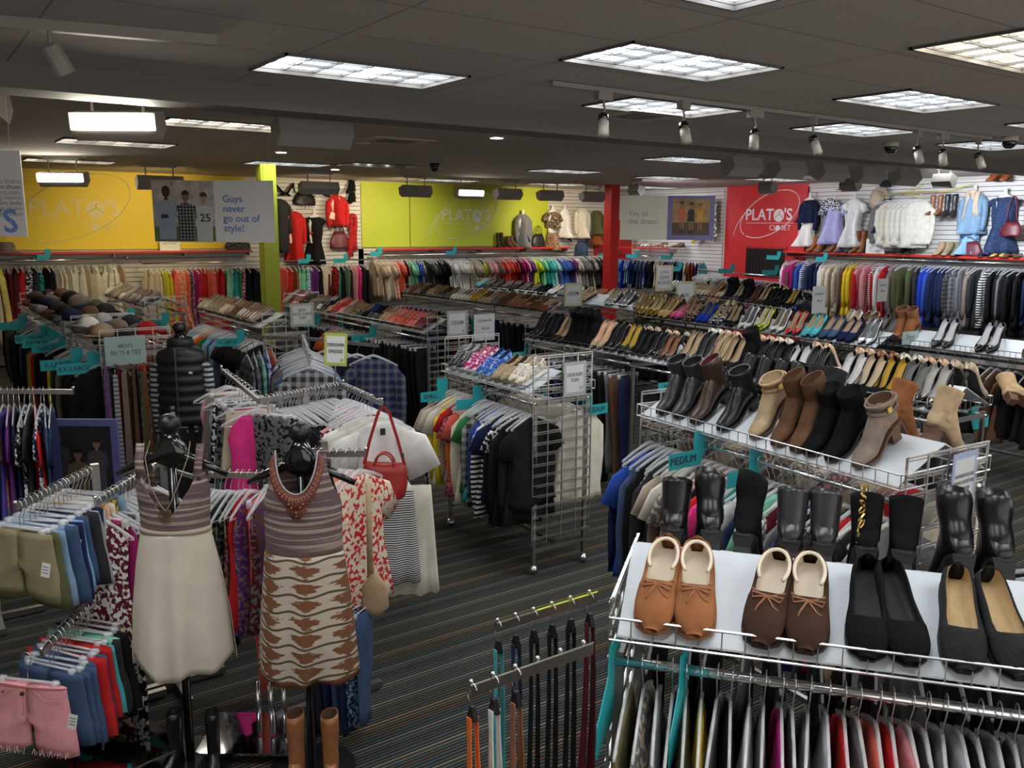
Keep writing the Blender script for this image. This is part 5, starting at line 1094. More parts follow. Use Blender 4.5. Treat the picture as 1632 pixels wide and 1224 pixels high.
# right wall display (x -> world y decreasing to the right)
form('r', 11.55, 3.02, 'white torso under navy lace jacket'); wear('r', 11.55, 3.0, 'jacket', fabric('navy', 'print', 'black'), 'navy lace jacket beside the red wall logo', 'jacket', ln=.50, hem=.2, sleeve='long', sh=.17)
wear('r', 11.6, 2.56, 'lace_skirt', fabric('white', 'knit', 'ivory', 60), 'white lace skirt below the navy jacket', 'skirt', ln=.55, hem=.24, sleeve='none', neck=.15, sh=.17)
wear('r', 10.75, 2.92, 'cardigan', fabric('grey', 'knit', 'taupe', 60), 'grey cardigan behind the lavender tunic', 'cardigan', ln=.80, hem=.24, sleeve='long', sh=.2, off=.08)
form('r', 10.65, 2.93, 'white torso under lavender tunic'); wear('r', 10.65, 2.92, 'tunic', fabric('lavender'), 'pale lavender tunic with bandana scarf', 'tunic', ln=.85, hem=.27, sleeve='short', sh=.2)
drape('r', 10.72, 2.82, fabric('navy', 'print', 'white', 40), 'navy and white bandana scarf on the lavender tunic', .34, .25, .26, 3)
form('r', 9.95, 2.98, 'white torso under the white belted shirt dress'); wear('r', 9.95, 2.97, 'shirt_dress', fabric('white'), 'white shirt dress with brown belt', 'dress', ln=.95, hem=.25, sleeve='short', sh=.18, waist=.75); waist_belt('r', 9.95, 2.50, leather('brown'), 'brown belt on the white shirt dress', .145, .105, False)
hat((X1-.14, 10.04, 2.98), 0, fabric('beige'), 'straw hat hung above the taupe handbag', .13, .21, .12, band=fabric('brown'), rot=(pi/2, 0, -pi/2)); handbag('r', 9.32, 2.12, 'taupe', 'slouchy taupe handbag under the straw hat', .42, .36, strap=.2)
wear('r', 8.86, 2.95, 'blazer', fabric('navy'), 'navy blazer beside the cream shirts', 'blazer', ln=.65, hem=.19, sleeve='long', sh=.17); wear('r', 8.9, 2.30, 'shorts', fabric('white'), 'white shorts under the navy blazer', 'shorts', ln=.22, hem=.17, sleeve='none', neck=.12, sh=.15)
B().tube([(0, 0, 0), (0, -1.2, .02)], .015, 6).obj('branch', [mat('branch_wood', (.42,.34,.16), .7)], loc=(X1-.35, 9.95, 3.06)); bpy.data.objects['branch']['label'] = 'brown rod holding the cream shirts'; bpy.data.objects['branch']['category'] = 'branch'
b = B().tube([(0, 0, 0), (0, -.5, .03), (0, -1.1, .02), (0, -1.6, .14)], [.02, .018, .015, .01], 6).tube([(0, -.35, .0), (0, -.75, .18)], [.018, .008], 6).tube([(0, -.3, .02), (0, -.75, -.12)], [.018, .008], 6)
o = b.obj('branch', [mat('yellow_branch', (.58,.48,.12), .7)], loc=(X1-.3, 9.75, 3.06)); tag(o, 'yellow forked branch above the cream shirts', 'branch')
for i in range(7):
    c = ['grey', 'ivory', 'cream', 'ivory', 'ivory', 'ivory', 'ivory'][i]
    G[('shirt', i % 3)].put((X1-.35, 9.72-i*.105, 3.05), (0, 0, -1.25), {'g': fabric(c)}, f"{c} long blouse, {ordn(i+1)} from the left under the yellow branch", 'blouse', 'cream blouses under the branch', scale=1.12)
for i, (u, k, z, c, f_, s_, lb) in enumerate([(11.1,'slouch',ZS,'cognac','suede',1.35,'tan suede boot on the right shelf'),(10.75,'boot',ZS,'brown','leather',1.2,'brown bootie on the right shelf'),(10.42,'boot',ZS,'cognac','leather',1.1,'tan leather bootie on the right shelf'),(10.05,'flat',ZS,'denim','suede',1.2,'slate blue flat on the right shelf'),(9.62,'tall',ZS,'cognac','suede',1.15,'tall tan boot on the right shelf'),(8.05,'boot',ZS,'black','leather',1.2,'black bootie under the cream blouses'),(7.0,'boot',ZS,'tan','leather',1.2,'beige ankle boot on the right shelf'),(6.75,'boot',ZS,'khaki','leather',1.2,'khaki ankle boot beside the beige pair'),(5.75,'flat',ZS,'navy','leather',1.2,'navy shoe on the right shelf'),(5.45,'wedge',ZS,'gold','leather',1.2,'gold wedge on the right shelf'),(5.1,'flat',ZS,'brown','leather',1.2,'brown shoe at the right end of the shelf'),
     (7.35,'tall',2.55,'cognac','leather',.95,'brown tall boot pegged beside the cream blouses'),(6.95,'tall',2.5,'charcoal','leather',1.1,'dark tall boot pegged on the right wall')]):
    pair_at(k, 'r', u, z, c, lb, f_, s_, .15)
wall_shoe('slouch', 'r', 9.15, 3.12, 'charcoal', 'dark ankle boot on a peg high on the right wall', .9, scale=1.4); wall_shoe('slouch', 'r', 9.0, 3.12, 'charcoal', 'dark ankle boot partner on the high peg', .9, scale=1.4)
hat((X1-.2, 10.76, 3.18), 0, fabric('rust'), 'rust hat high on the right wall', .11, .17, .12); pair_at('boot', 'r', 5.65, 3.10, 'rust', 'rust ankle boot high on the right wall', 'suede', 1.5, .2)
o = B().box((0, 0, .13), (.36, .01, .26)).box((0,.002,.13),(.40,.006,.30)).obj('shelf_card', [CARD], loc=(X1-.30, 9.94, ZS), rz=-pi/2); tag(o, 'white card with yellow edge on the right shelf', 'sign'); text('BOOTS\n& SHOES', .055, (0, -.007, .14), o, INK)
form('r', 6.35, 3.05, 'white torso under denim jacket'); wear('r', 6.35, 3.02, 'denim_jacket', fabric('paledenim'), 'denim jacket with pale scarf on the right wall', 'jacket', ln=.72, hem=.22, sleeve='long', sh=.19); drape('r', 6.35, 2.95, fabric('beige'), 'pale scarf over the denim jacket', .2, .6, .26, 3)
wear('r', 6.38, 2.36, 'denim_skirt', fabric('sky'), 'pale blue denim skirt under the jacket', 'skirt', ln=.42, hem=.22, sleeve='none', neck=.13, sh=.16)
form('r', 5.55, 2.98, 'white torso under navy denim dress'); wear('r', 5.55, 2.96, 'denim_dress', fabric('navy', 'knit', 'denim', 90), 'dark blue dress with drawn waist at the right', 'dress', ln=.98, hem=.26, sleeve='cap', sh=.19, waist=.8)
handbag('r', 5.22, 2.30, 'burgundy', 'burgundy bag hanging over the dark blue dress', .36, .24, off=.3, strap=.45); handbag('r', 6.3, ZS, 'burgundy', 'burgundy satchel on the right shelf', .48, .26, strap=.1, off=.26)
# corner between the columns
for i, (c, lb) in enumerate([('cream', 'cream draped shawl at the left edge of the red wall')]): drape('r', 14.35, 3.05, fabric('grey', 'print', 'ivory', 14), lb, .34, .95, .25, 4, 'shawl', 'shawl')
drape('r', 14.75, 2.55, fabric('yellow'), 'yellow scarf left of the draped shawl', .2, .5, .2, 2)
drape('b', 15.75, 2.95, fabric('charcoal'), 'dark shiny jacket right of the red column', .34, .85, .4, 3, 'jacket', 'jacket')
for i in range(6):
    pair_at(['flat', 'wedge'][i % 2], 'r', 16.6-i*.28, ZS, ['cognac', 'white', 'tan', 'cognac', 'beige', 'brown'][i], f"{['tan','white','beige','brown','cream','dark brown'][i]} shoe on short shelf right of the red column", 'leather', 1.1, .12)

# ---------------------------------------------------------------- men's racks on the left
MA = gondola('grid rack of dark jackets with caps on top, far left', 1.58, 10.9, 0, 3.4, .56, 1.55, 1.34, 1.38, board=False)
MB_ = gondola('grid rack with belts and ties on its front panel', 1.62, 8.42, 0, 1.35, .56, 1.55, 1.34, 1.38, board=False)
a, b = barline(MA)
hang(a, b, 'coat:darkbrown coat:black coat:grey coat:olive*2 coat:charcoal coat:navy coat:brown coat:charcoal coat:taupe coat:darkbrown coat:black coat:black coat:taupe/knit/grey coat:grey coat:navy coat:charcoal coat:navy coat:grey coat:mustard coat:red coat:charcoal coat:black*4', 'on the far left jacket rack', 'jackets on the far left rack', skip=('k',))
a, b = barline(MB_)
hang(a, b, 'coat:yellow coat:charcoal coat:green coat:charcoal coat:navy coat:taupe coat:olive coat:charcoal coat:black coat:darkbrown coat:black*3', 'on the jacket rack behind the portrait poster', 'jackets behind the portrait poster', skip=('k',))
for x_, y_, s_, lb in ((1.25, 10.2, 'XX-LARGE', 'teal tag reading double extra large on the far jacket rack'), (1.27, 9.8, 'MEDIUM', 'teal tag reading medium on the far jacket rack'), (1.30, 9.35, 'LARGE', 'teal tag reading large on the far jacket rack'), (1.22, 8.15, 'X-LARGE', 'teal tag reading extra large on the nearer jacket rack'), (1.30, 7.85, 'XX-LARGE', 'teal tag reading double extra large on the nearer jacket rack'), (1.2, 11.6, '', 'blank teal tag at the far end of the jacket rack')):
    size_tag(x_, y_, 1.34, 0, s_, lb, w=.26, h=.09, sz=.06)
def cap(loc, rz, c, lb, tilt=0):
    b = B(); b.loft([ringe(0, 0, z, r, r*1.1, 16) for z, r in ((0, .085), (.04, .088), (.08, .07), (.105, .035), (.11, .005))]); o = b.obj('baseball_cap', [fabric(c)], loc=loc, smooth=True); o.rotation_euler = (tilt, 0, rz)
    B().loft([[(x*.075, -.07-yy, .01-.02*yy*8*.1) for x, yy in ((-1, 0), (-.8, .07), (0, .10), (.8, .07), (1, 0))], [(x*.075, -.07-yy, .004-.02*yy) for x, yy in ((-1, 0), (-.8, .07), (0, .10), (.8, .07), (1, 0))]]).obj('bill', [fabric(c)], o)
    return tag(o, lb, 'cap', 'caps and hats piled on the jacket racks')
cc = ['brown', 'black', 'charcoal', 'darkbrown', 'navy', 'olive', 'grey', 'taupe', 'red', 'black', 'mustard', 'charcoal', 'lightgrey', 'brown', 'black', 'navy', 'charcoal', 'grey']
for i in range(34):
    c = cc[i % 18]; row = i % 3; st = i//3
    x_ = 1.38+row*.19+R.uniform(-.02, .02); y_ = 12.2-st*.27; z_ = 1.40+(.10 if i % 2 else 0)+(.08 if 3 < st < 9 and row == 1 else 0)
    cap((x_, y_, z_), R.uniform(-2.4, -.4), c, f"{wd(c)} cap, {ordn(st+1)} from the back in the {['left','middle','right'][row]} row on the far jacket rack", R.uniform(-.4, .4))
for i in range(12):
    c = ['grey', 'lightgrey', 'taupe', 'white', 'blue', 'charcoal', 'brown', 'taupe', 'grey', 'tan', 'charcoal', 'red'][i]
    cap((1.42+(i % 3)*.18, 9.0-(i//3)*.32, 1.42+.05*(i % 2)), R.uniform(-2.4, -.4), c, f"{wd(c)} cap, {ordn(i//3+1)} from the back in the {['left','middle','right'][i%3]} row above the belts sign", R.uniform(-.3, .3))
sign(1.52, 7.68, 1.38, 0, "MEN'S\nBELTS & TIES", "mint sign reading men's belts and ties on a grid panel", .31, .23, 'mint', .050)
def tie(loc, rz, c, lb, ln=.75, w=.05, pat=None, c2=None, cat='tie', nm='necktie'):
    b = B(); b.loft([[(-w/2*s, -.012, -z), (w/2*s, -.012, -z), (w/2*s, .006, -z), (-w/2*s, .006, -z)] for z, s in ((0, .5), (.04, .7), (ln*.5, .85), (ln*.9, 1.1), (ln, .9), (ln+.03, .05))])
    b.loft([[(-w/2*s, .008, -z), (w/2*s, .008, -z), (w/2*s, .014, -z), (-w/2*s, .014, -z)] for z, s in ((0, .5), (ln*.6, .6), (ln*.8, .6))])
    b.tube([(0, 0, 0), (0, .02, .03), (0, .06, .03)], .004, 5); o = b.obj(nm, [fabric(c, pat, c2)], loc=loc, rz=rz); return tag(o, lb, cat, 'ties and belts on the grid panel')
for i in range(20):
    c, pt, c2 = [('purple','knit','grey'),('charcoal',None,None),('grey','stripe','lightgrey'),('burgundy',None,None),('taupe',None,None),('darkbrown',None,None),('brown',None,None),('black',None,None),('olive',None,None),('cognac',None,None),('darkbrown',None,None),('tan',None,None),('black','plaid','navy'),('navy','stripe','grey'),('black','stripe','charcoal'),('black','plaid','grey'),('navy',None,None),('charcoal','stripe','grey'),('black',None,None),('navy','plaid','black')][i]
    x_ = 1.34+i*.034; isb = 6 <= i <= 11
    tie((x_, 7.58+.04*(i % 2), 1.24-.02*(i % 3)), R.uniform(-.5, .3), c, f"{wd(c)} {'leather belt' if isb else 'necktie'}, {ordn(i+1)} from the left under the mint sign", .80 if isb else .95+.05*(i % 3), .035 if isb else .055, pt, c2, 'belt' if isb else 'tie', 'leather_belt' if isb else 'necktie')
MC = gondola('grid rack of denim shirts with brown shoes on top', 3.55, 10.6, 0, 2.4, .53, 1.45, 1.20, 1.30)
a, b = barline(MC)
hang(a, b, 'shirt:sky shirt:paledenim*2 tee:sky shirt:lightgrey tee:white tee:mustard tee:orange tee:red tee:green shirt:sky*2 shirt:paledenim shirt:denim shirt:sky shirt:paledenim*2 tee:charcoal*2 tee:black*8 shirt:paledenim tee:black*2', 'on the rail left of the flannel shirts', 'shirts on the denim shirt rack', skip=('k',))
shelf_pairs(MC, 'loafer:khaki::tan loafer:taupe::tan loafer:khaki:suede:tan loafer:taupe:suede:tan loafer:tan::brown loafer:brown::tan loafer:brown:suede:tan loafer:grey::tan loafer:brown loafer:taupe', "behind the men's tops sign", "brown shoes on the men's rack", MC['L']/2, -MC['L']/2+.2, gap=.085, scale=1.2)
sign(3.72, 9.33, 1.42, 0, "MENS\nSHORT SLEEVE\nTOPS", "grey sign reading mens short sleeve tops", .27, .25, 'grey', .04, 'lightgrey')
size_tag(3.2, 9.9, 1.20, 0, 'X-LARGE', 'teal tag reading extra large on the denim shirt rack', w=.26, h=.09, sz=.06)
MD = gondola('grid rack behind the vest mannequin holding pale shoes', 3.0, 13.7, 0, 2.6, .53, 1.45, 1.2, 1.30)
shelf_pairs(MD, 'loafer:cream::tan loafer:khaki::tan loafer:tan::tan flat:white loafer:khaki::tan loafer:taupe::tan loafer:brown::tan loafer:grey::tan', 'behind the vest mannequin', 'pale shoes behind the vest mannequin', MD['L']/2, -MD['L']/2, gap=.1, scale=1.2)
a, b = barline(MD)
hang(a, b, 'shirt:charcoal*4 shirt:grey*3 shirt:black*6 tee:red', 'on the rack behind the vest mannequin', 'shirts behind the vest mannequin', skip=('k','h'))
size_tag(2.45, 11.9, 1.32, 0, 'MEDIUM', 'teal tag reading medium behind the vest mannequin', w=.3, h=.1, sz=.07); size_tag(2.75, 11.4, 1.30, 0, 'LG X-LARGE', 'teal tag reading extra large behind the vest mannequin', w=.36, h=.1, sz=.06)
# small post racks whose arms carry garments
def post_rack(label, cx, cy, arms, h, base=.3, rz=0, name='four_way_rack', glass=False):
    g = empty(name, (cx, cy, 0), rz, label, 'clothes rack')
    B().box((0, 0, h/2), (.035, .035, h)).obj('post', [DCHROME], g)
    B().box((0, 0, .03), (base*2, .035, .035)).box((0, 0, .03), (.035, base*2, .035)).obj('base', [DCHROME], g)
    for (x0, y0, x1, y1, z0, z1) in arms:
        b = B(); b.box((0,0,0),(0,0,0)) if 0 else None
        d = Vector((x1-x0, y1-y0, 0)); n = Vector((-d.y, d.x, 0)).normalized()*.008
        P = [Vector((x0-cx, y0-cy, z0)), Vector((x1-cx, y1-cy, z1))]
        b.loft([[p+n+Vector((0,0,.014)), p-n+Vector((0,0,.014)), p-n-Vector((0,0,.014)), p+n-Vector((0,0,.014))] for p in P])
        if math.hypot(x0-cx, y0-cy) > .05: b.loft([[p+n, p-n, p-n-Vector((0,0,.02)), p+n-Vector((0,0,.02))] for p in (Vector((0, 0, z0)), P[0])])
        b.obj('arm', [DCHROME], g); B().ball(P[1]+Vector((0, 0, .024)), .010, 8).obj('stop_knob', [CHROME], g, smooth=True)
    return g
AJ = .08
post_rack('four-way rack of flannel shirts left of the designer dresses sign', 2.75, 6.9, [(2.75, 6.9, 2.48, 6.1, 1.50, 1.44), (2.75, 6.9, 3.2, 6.4, 1.48, 1.44), (2.75, 6.9, 2.45, 7.4, 1.48, 1.46)], 1.5)
hang((2.48, 6.1, 1.44), (2.72, 6.85, 1.49), 'shirt:charcoal/plaid/lightgrey shirt:grey/plaid/navy shirt:denim shirt:sky/plaid/navy shirt:grey/plaid/brown shirt:denim/plaid/grey shirt:taupe/plaid/grey shirt:navy/plaid/grey shirt:grey/plaid/white shirt:burgundy/plaid/grey', 'on the front arm of the flannel rack', 'flannel shirts on the front arm', end='front', yaw=-radians(30), jit=AJ, skip=())
hang((2.20, 6.75, 1.47), (2.6, 7.2, 1.47), 'shirt:charcoal/plaid/grey shirt:grey/plaid/navy shirt:mint/plaid/denim shirt:blue/plaid/white shirt:coral', 'on the left arm of the flannel rack', 'flannel shirts on the left arm', yaw=-radians(100), jit=AJ)
hang((3.2, 6.4, 1.44), (2.85, 6.8, 1.46), 'shirt:navy/plaid/grey shirt:black/plaid/navy shirt:navy/plaid/grey shirt:purple/plaid/black', 'on the right arm of the flannel rack', 'dark flannel shirts on the right arm', yaw=-radians(35), jit=AJ)
g = empty('sign_holder', (2.52, 5.72, 1.54), -radians(30), 'lime-bordered sign reading designer dresses', 'sign'); g.rotation_euler = (0, radians(3), -radians(30))
B().box((0, 0, 0), (.16, .003, .235)).obj('card_border', [LIMEC], g); B().box((0, -.002, .0), (.125, .001, .19)).obj('card', [CARD], g); text('DESIGNER\nDRESSES', .031, (0, -.0035, .01), g, INK, .0005, spacing=1.5, sx=.85); B().disc((.045, -.003, -.075), .013, 12, th=.001).obj('round_logo', [LIMEC], g)
B().tube([(0, .006, -.11), (0, .006, -.30)], .005, 6).obj('stem', [CHROME], g)
# mannequin stand dressed in striped shirt and black padded vest
def stand_form(name, loc, rz, label, h, base=True, sh=.20, feet='none'):
    g = empty(name, loc, rz, label, 'mannequin stand')
    B().tube([(0, 0, .012), (0, 0, h-.10)], .019, 12).obj('pole', [GLOSSB], g, smooth=True)
    B().ball((0, 0, h-.045), .048, 16, (1, 1, .95)).obj('head_knob', [mat('black_ball', (.008,.008,.008), .35)], g, smooth=True)
    b = B(); b.loft([ringe(0, 0, z, hw, th, 16) for z, hw, th in ((h-.08, .03, .03), (h-.12, .048, .03), (h-.13, .06, .032), (h-.16, .075, .034), (h-.20, .09, .03), (h-.23, .03, .02))])
    b.tube([(-sh, 0, h-.265), (-sh*.6, 0, h-.22), (0, 0, h-.16), (sh*.6, 0, h-.22), (sh, 0, h-.265)], [.012, .018, .03, .018, .012], 8); b.obj('shoulder_form', [GLOSSB], g, smooth=True)
    if base:
        B().disc((0, 0, .008), .19, 32, 'z', th=.014).obj('base_plate', [BLACKM], g, smooth=False)
    return g
VX, VY = 1.70, 6.66
stand_form('mannequin_stand', (VX, VY, 0), -radians(33), 'black mannequin stand wearing a padded vest over a striped shirt', 1.70, sh=.17)
outfit('striped_shirt', ln=.66, hem=.165, sleeve='long', sh=.165, th=.055, z0=-.0, drop=.09).put((VX, VY, 1.53), (0, 0, -radians(33)), {'g': fabric('lightgrey', 'stripe', 'charcoal', 26)}, 'grey and white striped long sleeve shirt under the vest', 'shirt')
def vest():
    b = B(); rows = []
    for i in range(33):
        t = i/32; z = -.0-.60*t; puff = abs(sin(t*pi*8))*.014; hw = .07+.105*min(1, t*9)-.008*sin(t*3.1)+.012*t; rows.append(ringe(0, 0, z, hw+puff, .12+puff-(.07 if t < .03 else .02 if t < .08 else 0), 28))
    b.loft(rows); return b
o = vest().obj('padded_vest', [mat('vest_nylon', (.010,.010,.011), .45, bump=.3, scale=12)], loc=(VX, VY, 1.535), rz=-radians(33), smooth=True); tag(o, 'black padded vest on the mannequin behind the dress stands', 'vest')
B().loft([ringe(0, 0, z, hw, hw*.95, 20) for z, hw in ((-.03, .10), (.02, .095), (.05, .085), (.045, .075), (0, .07))]).obj('collar', [mat('vest_nylon', (.01,.01,.011), .45)], o, smooth=True)
B().box((0, -.128, -.3), (.008, .01, .56)).obj('zipper', [DCHROME], o); B().tube([(.09, -.125, -.20), (.115, -.12, -.20)], .010, 6).obj('chest_emblem', [mat('cream_thread', (.5,.45,.36), .8)], o)
outfit('black_trousers', ln=.85, hem=.14, sleeve='none', sh=.16, neck=.15, th=.09, z0=0, drop=.03).put((VX, VY, .98), (0, 0, -radians(33)), {'g': fabric('black')}, 'black trousers below the padded vest', 'trousers')

# ---------------------------------------------------------------- foreground left: dress stands, small racks, poster
def woven():
    m = bpy.data.materials.new('striped_knit'); nt, N, Lk, b = nodes(m); b.inputs['Roughness'].default_value = .9; b.inputs['Specular IOR Level'].default_value = .15
    tc = N.new('ShaderNodeTexCoord'); mp = N.new('ShaderNodeMapping'); mp.inputs['Scale'].default_value = (1.2, 1.2, 52); Lk.new(tc.outputs['Object'], mp.inputs[0])
    n = N.new('ShaderNodeTexNoise'); n.inputs['Scale'].default_value = 1; n.inputs['Detail'].default_value = 3; Lk.new(mp.outputs[0], n.inputs['Vector'])
    r = ramp(nt, [(.30, (.07,.045,.045)), (.42, (.17,.105,.095)), (.50, (.12,.095,.11)), (.56, (.32,.23,.19)), (.64, (.46,.38,.33)), (.75, (.20,.14,.14))]); Lk.new(n.outputs['Fac'], r.inputs[0])
    n2 = N.new('ShaderNodeTexNoise'); n2.inputs['Scale'].default_value = 220; Lk.new(tc.outputs['Object'], n2.inputs['Vector'])
    mx = N.new('ShaderNodeMix'); mx.data_type = 'RGBA'; mx.blend_type = 'OVERLAY'; mx.inputs[0].default_value = .5; Lk.new(r.outputs[0], mx.inputs[6]); Lk.new(n2.outputs['Fac'], mx.inputs[7]); Lk.new(mx.outputs[2], b.inputs['Base Color'])
    return m
def ikat():
    m = bpy.data.materials.new('ikat_print'); nt, N, Lk, b = nodes(m); b.inputs['Roughness'].default_value = .9; b.inputs['Specular IOR Level'].default_value = .15
    tc = N.new('ShaderNodeTexCoord'); sp = N.new('ShaderNodeSeparateXYZ'); Lk.new(tc.outputs['Object'], sp.inputs[0])
    def M(op, a, c=None, d=None):
        x = N.new('ShaderNodeMath'); x.operation = op
        for i, v in enumerate((a, c, d)):
            if v is None: continue
            if isinstance(v, (int, float)): x.inputs[i].default_value = v
            else: Lk.new(v, x.inputs[i])
        return x.outputs[0]
    nz = N.new('ShaderNodeTexNoise'); nz.inputs['Scale'].default_value = 1; nz.inputs['Detail'].default_value = 4
    mp = N.new('ShaderNodeMapping'); mp.inputs['Scale'].default_value = (20, 20, 120); Lk.new(tc.outputs['Object'], mp.inputs[0]); Lk.new(mp.outputs[0], nz.inputs['Vector'])
    wav = M('MULTIPLY', M('SINE', M('MULTIPLY', sp.outputs['X'], 38)), .008)
    zz = M('ADD', sp.outputs['Z'], wav); f = M('FRACT', M('MULTIPLY', zz, 1/.072))
    line = M('LESS_THAN', M('ABSOLUTE', M('SUBTRACT', f, .5)), .07)
    u = M('FRACT', M('ADD', M('MULTIPLY', sp.outputs['X'], 1/.165), .35)); du = M('ABSOLUTE', M('SUBTRACT', u, .5)); f2 = M('FRACT', M('ADD', f, .5)); dv = M('ABSOLUTE', M('SUBTRACT', f2, .5))
    blot = M('LESS_THAN', M('ADD', M('MULTIPLY', du, 1.0), M('ADD', M('MULTIPLY', dv, .95), M('MULTIPLY', nz.outputs['Fac'], .80))), .80)
    hem = M('LESS_THAN', M('ADD', sp.outputs['Z'], M('MULTIPLY', M('SUBTRACT', nz.outputs['Fac'], .5), .03)), -.985)
    cr, br, ol = (.52,.45,.36), (.20,.085,.04), (.10,.075,.045)
    def mix(fac, a, c):
        x = N.new('ShaderNodeMix'); x.data_type = 'RGBA'; Lk.new(fac, x.inputs[0])
        if isinstance(a, tuple): x.inputs[6].default_value = (*a, 1)
        else: Lk.new(a, x.inputs[6])
        x.inputs[7].default_value = (*c, 1); return x.outputs[2]
    Lk.new(mix(hem, mix(line, mix(blot, cr, br), ol), br), b.inputs['Base Color']); return m
CREAMD = mat('cream_gauze', (.64, .58, .47), .9, noise=.06, scale=8, spec=.15)
def sheet(b, hwf, thf, zt, zb, side, nu=28, nv=16, fold=0, ph=0, u0=-1, u1=1):
    o = len(b.v)
    for i in range(nv+1):
        for j in range(nu+1):
            u = u0+(u1-u0)*j/nu; t = i/nv; z = zt(u)+(zb(u)-zt(u))*t; hw, th = hwf(z), thf(z)
            y = side*th*cos(u*pi/2)**.6 if abs(u) < .999 else 0
            y += side*fold*t*sin(u*9+ph+sin(u*4)) ; b.v.append((u*hw+fold*.4*t*sin(u*12+ph), y, z))
    for i in range(nv):
        for j in range(nu):
            q = o+i*(nu+1)+j; b.f.append([q, q+1, q+nu+2, q+nu+1]); b.m.append(b.cur)
def solid(o, t=.002):
    md = o.modifiers.new('thickness', 'SOLIDIFY'); md.thickness = t; return o
def lerp(tab, z):
    for (a, x), (c, y) in zip(tab, tab[1:]):
        if a >= z >= c: return x+(y-x)*(a-z)/(a-c)
    return tab[0][1] if z > tab[0][0] else tab[-1][1]
KN = woven()
S1 = (.895, 3.765); A1 = -radians(35)
stand_form('mannequin_stand', (*S1, 0), A1, 'black mannequin stand with the white skirted dress and necklace', 1.62, sh=.235)
d1 = empty('sun_dress', (S1[0], S1[1], 1.50), A1, 'sleeveless dress with brown striped top and long cream skirt', 'dress')
hw1 = [(0, .13), (-.12, .135), (-.20, .158), (-.36, .148), (-.40, .15)]
hwf = lambda z: lerp(hw1, z)
b = B(); zt = lambda u: -.14-.19*(1-min(1, abs(u)/.80))+(.02 if abs(u) > .9 else 0)
sheet(b, hwf, lambda z: .085, zt, lambda u: -.385, -1)
sheet(b, hwf, lambda z: .085, lambda u: -.20-.10*(1-abs(u)), lambda u: -.385, 1)
for s in (-1, 1):
    b.loft([[(s*(xa-.017), y, z), (s*(xa+.017), y, z), (s*(xa+.017), y+.002, z), (s*(xa-.017), y+.002, z)] for xa, y, z in ((.118, -.045, -.16), (.125, -.03, -.08), (.127, .0, -.012), (.125, .03, -.06), (.11, .06, -.22))])
solid(b.obj('striped_bodice', [KN], d1, smooth=True))
b = B(); hs = [(-.385, .150), (-.55, .185), (-.75, .215), (-.95, .232), (-1.06, .235)]
zb1 = lambda u: -.96+.045*abs(u)**2*0-.075*(1-abs(u)**1.5)+.018*sin(u*7)
sheet(b, lambda z: lerp(hs, z), lambda z: .085+.05*min(1, (-.385-z)/.5), lambda u: -.378, zb1, -1, 40, 22, .016, 0)
sheet(b, lambda z: lerp(hs, z), lambda z: .085+.05*min(1, (-.385-z)/.5), lambda u: -.378, lambda u: -1.0-.04*(1-abs(u))-.02*sin(u*5), 1, 40, 22, .016, 2)
solid(b.obj('cream_skirt', [CREAMD], d1, smooth=True))
b = B(); b.loft([ringe(0, 0, z, .153, .088, 30) for z in (-.372, -.392)]); b.obj('waist_seam', [mat('seam_beige', (.42,.36,.29), .9)], d1, smooth=True)
nl = B(); nl.tube([(-.085, .0, .0), (-.09, -.05, -.06), (-.06, -.09, -.17), (-.02, -.098, -.25), (0, -.10, -.275)], .0022, 5).tube([(.085, .0, .0), (.088, -.05, -.06), (.055, -.09, -.17), (.02, -.098, -.25), (0, -.10, -.275)], .0022, 5)
g = nl.obj('necklace', [mat('cord', (.30,.24,.15), .6)], loc=(S1[0], S1[1], 1.50), rz=A1); tag(g, 'long cord necklace with brass fringe on the cream skirted dress', 'necklace')
fr = B()
for i in range(15): x = -.035+.005*i; fr.tube([(x*.6, -.099, -.27), (x, -.102, -.305-.03*cos(x*35))], .0012, 4)
fr.obj('fringe_pendant', [mat('aged_brass', (.22,.15,.07), .4, .8)], g)
# second stand
S2 = (1.325, 3.395)
stand_form('mannequin_stand', (*S2, 0), A1, 'black mannequin stand with the brown patterned dress', 1.60, sh=.225)
d2 = empty('sun_dress', (S2[0], S2[1], 1.49), A1, 'sleeveless dress with beaded rust collar and brown patterned skirt', 'dress')
hw2 = [(0, .13), (-.10, .125), (-.18, .145), (-.24, .165), (-.40, .162), (-.46, .165)]
b = B(); zt = lambda u: -.02-.20*(max(0, 1-(abs(u)/.72)**2))**.5-(.20*max(0, (abs(u)-.85)/.15))
sheet(b, lambda z: lerp(hw2, z), lambda z: .05+.045*min(1, -z/.15), zt, lambda u: -.455, -1, 40, 18)
sheet(b, lambda z: lerp(hw2, z), lambda z: .05+.045*min(1, -z/.15), lambda u: -.05-.03*(1-abs(u)), lambda u: -.455, 1)
solid(b.obj('striped_bodice', [KN], d2, smooth=True))
cb = B(); pts = []
for i in range(25):
    a = pi*i/24; pts.append((-.10*cos(a), 0, -.015-.175*sin(a)))
def yb(z): return -(.062+.045*min(1, -z/.15))
cb.loft([[(x*.88, yb(z)-.006, z+.014), (x*1.12, yb(z*1.2)-.010, z-.022*(1+1.2*max(0, sin(pi*i/24))**4)), (x*1.12, yb(z)+.004, z-.022*(1+1.2*max(0, sin(pi*i/24))**4)), (x*.88, yb(z)+.006, z+.014)] for i, (x, y, z) in enumerate(pts)])
cb.loft([[(-.05+.0*1, -.112, -.20), (.05, -.112, -.20), (.05, -.106, -.20), (-.05, -.106, -.20)], [(-.035, -.116, -.255), (.035, -.116, -.255), (.035, -.106, -.255), (-.035, -.106, -.255)], [(-.015, -.116, -.275), (.015, -.116, -.275), (.015, -.106, -.275), (-.015, -.106, -.275)]])
